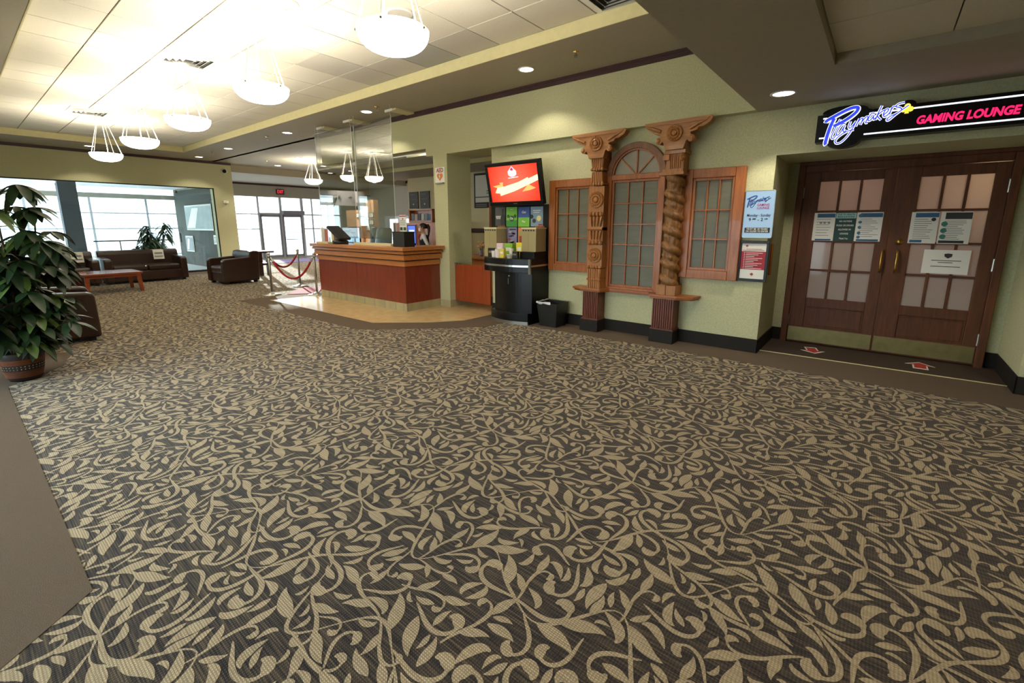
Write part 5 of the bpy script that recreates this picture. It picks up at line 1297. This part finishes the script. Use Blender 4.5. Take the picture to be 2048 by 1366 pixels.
solo('entry_rug', MB().prism([(-9.33, 4.24), (-10.14, 4.98), (-9.85, 5.30), (-8.98, 4.72)], .006, .012, 0, 'XY'), m_redrug, 'dark red rug on the tiles between the rope posts', 'rug', bevel=.002)
solo('entry_rug', MB().box(-18.9, -17.3, 7.7, 10.4, .003, .012), M('violet_mat', '6E5A8C', .95, vary=.1, scale=60), 'long violet mat inside the glass entrance doors', 'rug')

# ------------------------------------------------------------------ pendant lights
def pendant(x, y, zc, r=.25, power=40):
    t = thing('pendant_light', (0, 0, 0), 'x', 'pendant light', 'glass bowl pendant lights')
    zr = 2.735
    prof = [(.001, zr - .135)] + [(r * math.sin(a) ** .9, zr - .135 + .135 * (1 - math.cos(a)) ** 1.15) for a in [PI / 2 * i / 10 for i in range(1, 11)]]
    prof += [(r * 1.01, zr + .008), (r * .975, zr + .008)] + [(q[0] * .965, q[1] + .008) for q in reversed(prof[1:-1])]
    bw = build('bowl', MB().lathe(prof, (0, 0, 0), 36), m_bowl, t, smooth=True)
    build('canopy', MB().lathe([(.001, zc), (.085, zc), (.085, zc - .02), (.05, zc - .045), (.001, zc - .045)], (0, 0, 0), 20), m_white, t, smooth=True)
    c = MB(); k_ = MB()
    for i in range(5):
        a = 2 * PI * i / 5 + .3; d = Vector((math.cos(a), math.sin(a), 0))
        c.tube([d * .06 + Vector((0, 0, zc - .03)), d * (r * .97) + Vector((0, 0, zr + .01))], .0055, 6)
        k_.sphere(tuple(d * (r * 1.0) + Vector((0, 0, zr - .005))), .012, 8)
    build('rods', c, m_wire, t); build('knobs', k_, m_steel, bw)
    return t
proto = None
PX = [(-2.86, 2.21, ZT, 'nearest and largest of the row under the tiled ceiling'), (-4.98, 2.21, ZT, 'second of the row from the near end of the tiled ceiling'), (-7.15, 2.21, ZT, 'middle of the row under the tiled ceiling'),
      (-9.42, 2.21, ZT, 'fourth of the row under the tiled ceiling'), (-11.8, 2.21, ZT, 'last and smallest of the row, before the glass wall'), (-13.6, 7.3, ZS, 'hanging in the entrance hall')]
for i, (x, y, zc, lb) in enumerate(PX):
    if i == 0: proto = o = pendant(0, 0, ZT)
    elif zc == ZT: o = copy_tree(proto)
    else: o = pendant(0, 0, zc)
    o.location = (x, y, 0)
    o['label'] = 'glass bowl pendant light, ' + lb
    zz = 2.665
    light('pendant_lamp', 'POINT', (x, y, zz), 72 if i < 5 else 60, (1, .94, .82), size=.08)

# ------------------------------------------------------------------ downlights, sprinklers, vents, speakers
DL = [(-.83, 4.85, ZB, 'in the low ceiling before the lounge doors'), (-3.65, 4.81, ZS, 'in the soffit above the arched window'), (-7.03, 4.81, ZS, 'in the soffit above the near clear screen'), (-9.86, 4.81, ZS, 'in the soffit above the steel rope posts'),
      (-13.0, 4.81, ZS, 'in the soffit nearest the glass wall pier'), (-15.2, 4.85, ZS, 'over the right end of the glass wall header'), (-15.2, 2.55, ZS, 'over the middle of the glass wall header'),
      (-13.2, 6.7, ZS, 'in the hall ceiling, front one before the entrance'), (-15.4, 7.1, ZS, 'in the hall ceiling, rear one before the entrance'), (-14.9, 9.4, ZS, 'in the hall ceiling over the curved sign, near one'), (-16.0, 10.6, ZS, 'in the hall ceiling over the curved sign, far one'), (-16.1, 9.3, ZS, 'in the hall ceiling left of the curved sign'), (-14.4, 8.1, ZS, 'added in the hall ceiling to brighten the curved sign'), (-14.2, 9.5, ZS, 'added in the hall ceiling to brighten the peach wall'),  # last two added to brighten the curved sign and the peach wall
      (1.7, 3.4, ZB, 'added unseen beside the lounge doors, to brighten the near end'), (1.2, .5, ZB, 'added unseen close behind the viewer, to brighten the near end'), (-.75, -1.2, ZB, 'added unseen behind the viewer towards the window, to brighten the near end')]  # unseen fittings added to raise the light near the viewer
proto = None
for i, (x, y, z, lb) in enumerate(DL):
    if proto is None:
        proto = o = thing('recessed_downlight', (0, 0, 0), 'x', 'downlight', 'recessed downlights')
        build('trim_ring', MB().lathe([(.082, 0), (.105, 0), (.108, -.006), (.085, -.008)], n=28), m_white, o, smooth=True)
        build('lens', MB().disc((0, 0, -.003), .084, 28), m_lamp, o)
    else: o = copy_tree(proto)
    o.location = (x, y, z); o['label'] = 'round recessed downlight ' + lb
    light('downlight_lamp', 'SPOT', (x, y, z - .02), (30 if i < 7 else 110 if i < 14 else 45) if i else 45, (1, .91, .74), size=.05, spot=R(118), blend=.35)
proto = None
for i, (x, y, z, lb) in enumerate(((-2.88, 4.70, ZS, 'sprinkler head in the soffit nearest the low ceiling'), (-6.62, 4.72, ZS, 'sprinkler head in the soffit over the near clear screen'), (-10.62, 4.73, ZS, 'sprinkler head in the soffit over the rope posts'), (-13.9, 4.75, ZS, 'sprinkler head in the soffit before the glass wall pier'), (-14.6, 6.4, ZS, 'sprinkler head in the hall ceiling before the entrance'))):
    if proto is None:
        proto = o = thing('sprinkler_head', (0, 0, 0), 'x', 'sprinkler', 'sprinkler heads')
        build('escutcheon', MB().lathe([(.001, 0), (.035, 0), (.03, -.012), (.001, -.012)], n=18), m_brass, o)
        build('body', MB().tube([(0, 0, -.01), (0, 0, -.045)], .010, 8).tube([(-.018, 0, -.03), (-.012, 0, -.06)], .004, 5).tube([(.018, 0, -.03), (.012, 0, -.06)], .004, 5), m_steel, o)
        build('deflector', MB().disc((0, 0, -.065), .022, 14, 0, 'Z', .004), m_steel, o)
    else: o = copy_tree(proto)
    o.location = (x, y, z); o['label'] = lb
def vent(x, y, lb):
    t = thing('ceiling_vent', (x, y, ZT), lb, 'vent', 'ceiling vents'); a = .29
    c = MB()
    for (q0, q1) in ((.29, .235),): c.box(x - q0, x + q0, y - q0, y - q1, ZT - .008, ZT); c.box(x - q0, x + q0, y + q1, y + q0, ZT - .008, ZT); c.box(x - q0, x - q1, y - q1, y + q1, ZT - .008, ZT); c.box(x + q1, x + q0, y - q1, y + q1, ZT - .008, ZT)
    build('frame', c, m_white, t)
    build('duct', MB().box(x - .235, x + .235, y - .235, y + .235, ZT - .002, ZT - .0005), m_blackm, t)
    for k in range(4):
        r0 = .225 - .055 * k; c = MB()
        for s in (-1, 1):
            for ax in (0, 1):
                u = Vector((1, 0, 0)) if ax else Vector((0, 1, 0)); v = Vector((0, 1, 0)) if ax else Vector((1, 0, 0))
                c.obox(Vector((x, y, ZT - .014)) + v * s * r0, u * r0, (v * s * .5 + Vector((0, 0, .5))).normalized() * .018, Vector((0, 0, 1)).cross(u) * .002 + Vector((0, 0, .001)))
        build('louvre', c, m_white, t)
vent(-6.92, 2.23, 'square ceiling vent beside the middle pendant light'); vent(-11.4, 2.0, 'square ceiling vent beside the last pendant light'); vent(-2.1, 4.02, 'square ceiling vent at the near corner of the tiled ceiling')
for x, y, lb in ((-4.57, 2.30, 'round ceiling speaker between the two nearest pendant lights'), (-12.15, 2.26, 'round ceiling speaker near the last pendant light'), (-3.9, 3.1, 'round ceiling speaker between the nearest pendant light and the soffit')):
    t = thing('ceiling_speaker', (x, y, ZT), lb, 'speaker', 'ceiling speakers')
    build('rim', MB().lathe([(.11, 0), (.135, 0), (.135, -.008), (.11, -.010)], (x, y, ZT), 28), m_white, t, smooth=True); build('grille', MB().disc((x, y, ZT - .004), .112, 28), m_tilem, t)
t = thing('security_camera', (XB, 5.73, 3.02), 'dark dome security camera high on the glass wall pier', 'camera')
build('housing', MB().lathe([(.001, 0), (.075, 0), (.075, .03), (.06, .04)], (XB, 5.73, 3.02), 20, 0, 'X'), m_white, t); build('dome', MB().sphere((XB + .04, 5.73, 3.02), .055, 14), m_black, t, smooth=True)
t = thing('wall_sensor', (XB, 5.66, 2.1), 'small white sensor box on the glass wall pier', 'sensor')
build('housing', MB().box(XB, XB + .06, 5.60, 5.74, 2.06, 2.14), m_white, t, bevel=.006); build('lens', MB().disc((XB + .06, 5.66, 2.10), .018, 12, 0, 'X', .01), m_tan, t)
t = thing('exit_sign', (XE, 9.2, 2.76), 'lit red exit sign above the entrance doors', 'sign')
build('housing', MB().box(XE, XE + .06, 9.04, 9.36, 2.66, 2.87), m_blackm, t, bevel=.006)
build('lettering', MB().text('EXIT', (XE + .062, 9.2, 2.765), (0, 1, 0), (0, 0, 1), .2, bold=.001, width=.25), E('exit_red', 'FF3040', .9), t)

# ------------------------------------------------------------------ lobby beyond the glass
for (x0, x1, z0, z1, lb, col) in ((-19.4, -16.85, 1.22, 2.07, 'large poster frame with green and grey panels on the lobby side wall', '4A6A61'), (-19.7, -18.9, .46, 1.02, 'small poster frame low on the lobby side wall near the windows', '3F464E'), (-16.95, -16.55, .78, 1.08, 'small white notice frame on the lobby side wall near the glass', '8A8A8A')):
    t = thing('wall_frame', ((x0 + x1) / 2, 5.56, z0), lb, 'picture frame', 'frames in the lobby')
    build('frame', MB().box(x0, x1, 5.53, 5.56, z0, z1), m_steel, t, bevel=.004)
    build('sheet', MB().box(x0 + .05, x1 - .05, 5.526, 5.531, z0 + .05, z1 - .05), M('print_' + col, col, .3, vary=.3, scale=3), t)
    build('print', MB().prism([(x0 + .1, z0 + .08), (x0 + .35 * (x1 - x0), z0 + .08), (x0 + .55 * (x1 - x0), z1 - .1), (x0 + .3 * (x1 - x0), z1 - .1)], 5.523, 5.527), m_paper, t)
t = thing('guard_rail', (-17, 3.4, 0), 'thin dark guard rail in the lobby behind the glass', 'railing')
build('top_rail', MB().tube([(-17, 2.6, .955), (-17, 4.35, .955)], .018, 8), m_blackm, t)
for y in (3.17, 4.20): build('post', MB().tube([(-17, y, .004), (-17, y, .95)], .016, 8), m_steel, t)

# ------------------------------------------------------------------ plants
def leaflet(mb, p, d, up, L, wd, m=0, n=6, droop=.25):
    """a pointed, folded leaf that starts at p and runs along d"""
    d = d.normalized(); s = d.cross(up)
    if s.length < 1e-4: s = Vector((1, 0, 0))
    s.normalize(); u = s.cross(d); vs = []; fs = []
    for i in range(n + 1):
        t_ = i / n; wv = wd * math.sin(PI * min(1, t_ ** 1.15 * .95 + .03)) ** .75
        c = p + d * L * t_ - Vector((0, 0, 1)) * droop * L * t_ * t_
        vs += [c - s * wv + u * wv * .28, c, c + s * wv + u * wv * .28]
    for i in range(n):
        k = 3 * i; fs += [(k, k + 1, k + 4, k + 3), (k + 1, k + 2, k + 5, k + 4)]
    mb.add(vs, fs, m)
PXY = (-6.02, .29)
t = thing('potted_plant', (PXY[0], PXY[1], 0), 'large umbrella tree in a woven basket at the left edge', 'plant')
rr = random.Random(21); bx, by = PXY
c = MB(); prof = [(.001, .005), (.105, .005), (.118, .03), (.138, .12), (.146, .19), (.150, .235), (.156, .26), (.150, .27), (.140, .262), (.132, .20), (.001, .20)]
c.lathe(prof, (bx, by, 0), 32)
bk = build('basket', c, m_basket, t, smooth=True)
def rad(z): return .105 + (.150 - .105) * min(1, (z / .235) ** .7)
c = MB()
for z0, z1 in ((.045, .10), (.165, .205)):
    for k in range(6): z = z0 + (z1 - z0) * k / 5; c.lathe([(rad(z) + .001, z - .0035), (rad(z) + .006, z), (rad(z) + .001, z + .0035)], (bx, by, 0), 32)
o_ = build('woven_bands', c, m_basketo, bk)
c = MB()
for k in range(34):
    a = 2 * PI * k / 34
    for z in (.122, .145): c.sphere((bx + (rad(z) + .003) * math.cos(a), by + (rad(z) + .003) * math.sin(a), z), .005, 6)
build('bead_band', c, m_straw, bk)
build('soil', MB().disc((bx, by, .225), .136, 24), m_soil, t)
stems = MB(); leaves = MB()
tops = []
for k in range(9):
    a = 2 * PI * k / 9 + rr.random(); q = .05 + .17 * rr.random(); H_ = (.85 + .65 * rr.random()) if k else 1.62
    p0 = Vector((bx + .05 * math.cos(a), by + .05 * math.sin(a), .22)); p3 = Vector((bx + q * math.cos(a) * 1.5, by + q * math.sin(a) * 1.5, H_))
    pts_ = [p0.lerp(p3, i / 6) + Vector((rr.uniform(-.02, .02), rr.uniform(-.02, .02), 0)) for i in range(7)]
    stems.tube(pts_, [.014 - .0013 * i for i in range(7)], 7)
    for i in range(2, 7):
        for j in range(3 if i > 2 else 2): tops.append((pts_[i], 2 * PI * rr.random()))
for k in range(20): a = 2 * PI * rr.random(); tops.append((Vector((bx + .06 * math.cos(a), by + .06 * math.sin(a), .30 + .35 * rr.random())), a))
for p, a in tops:
    L = .16 + .20 * rr.random(); el = rr.uniform(-.15, .75) if p.z > .6 else rr.uniform(-.3, .4)
    e = p + Vector((math.cos(a) * math.cos(el), math.sin(a) * math.cos(el), math.sin(el))) * L
    if e.z < .33 and (e - Vector((bx, by, e.z))).length < .2: e.z = .36
    stems.tube([p, p.lerp(e, .5) + Vector((0, 0, .025)), e], [.005, .004, .003], 5)
    m = 1 if rr.random() < .14 else 0; n = rr.choice((5, 6, 7, 8))
    for i in range(n):
        b_ = 2 * PI * i / n + rr.random() * .3
        d = Vector((math.cos(b_), math.sin(b_), -.10 - .35 * rr.random())) + Vector((math.cos(a), math.sin(a), 0)) * .25
        leaflet(leaves, e, d, Vector((0, 0, 1)), .125 + .075 * rr.random(), .030 + .013 * rr.random(), m, 6, .2 + .6 * rr.random())
build('stems', stems, m_stem, t, smooth=True)
build('foliage', leaves, [m_leaf, m_leafl], t, smooth=True)
# strap leaved plant by the glass wall
bx, by = -15.55, 3.55
t = thing('potted_plant', (bx, by, 0), 'strap leaved plant by the glass wall, behind the sofa', 'plant')
build('pot', MB().lathe([(.001, .004), (.16, .004), (.20, .34), (.21, .36), (.19, .36), (.18, .32), (.001, .31)], (bx, by, 0), 24), M('pot_glaze', '6D7F86', .35), t, smooth=True)
build('soil', MB().disc((bx, by, .33), .178, 20), m_soil, t)
c = MB(); lv = MB()
for (dx, dy, h_) in ((0, 0, 1.15), (.06, -.16, .95), (-.03, .36, 1.42), (.02, -.05, 1.32), (0, -.32, .8), (.05, .15, 1.0)):
    top = Vector((bx + dx, by + dy, h_)); c.tube([(bx + dx * .2, by + dy * .2, .32), (bx + dx * .6, by + dy * .7, .32 + (h_ - .32) * .5), tuple(top)], [.02, .016, .012], 7)
    for k in range(58):
        a = rr.random() * 6.28; el = rr.uniform(-.5, 1.2)
        leaflet(lv, top - Vector((0, 0, rr.random() * .34)), Vector((math.cos(a) * math.cos(el), math.sin(a) * math.cos(el), math.sin(el))), Vector((0, 0, 1)), .24 + .16 * rr.random(), .026, 0, 6, .5 + .5 * rr.random())
build('stems', c, m_stem, t); build('foliage', lv, M('strap_green', '2E4A36', .45, vary=.3, scale=4), t, smooth=True)
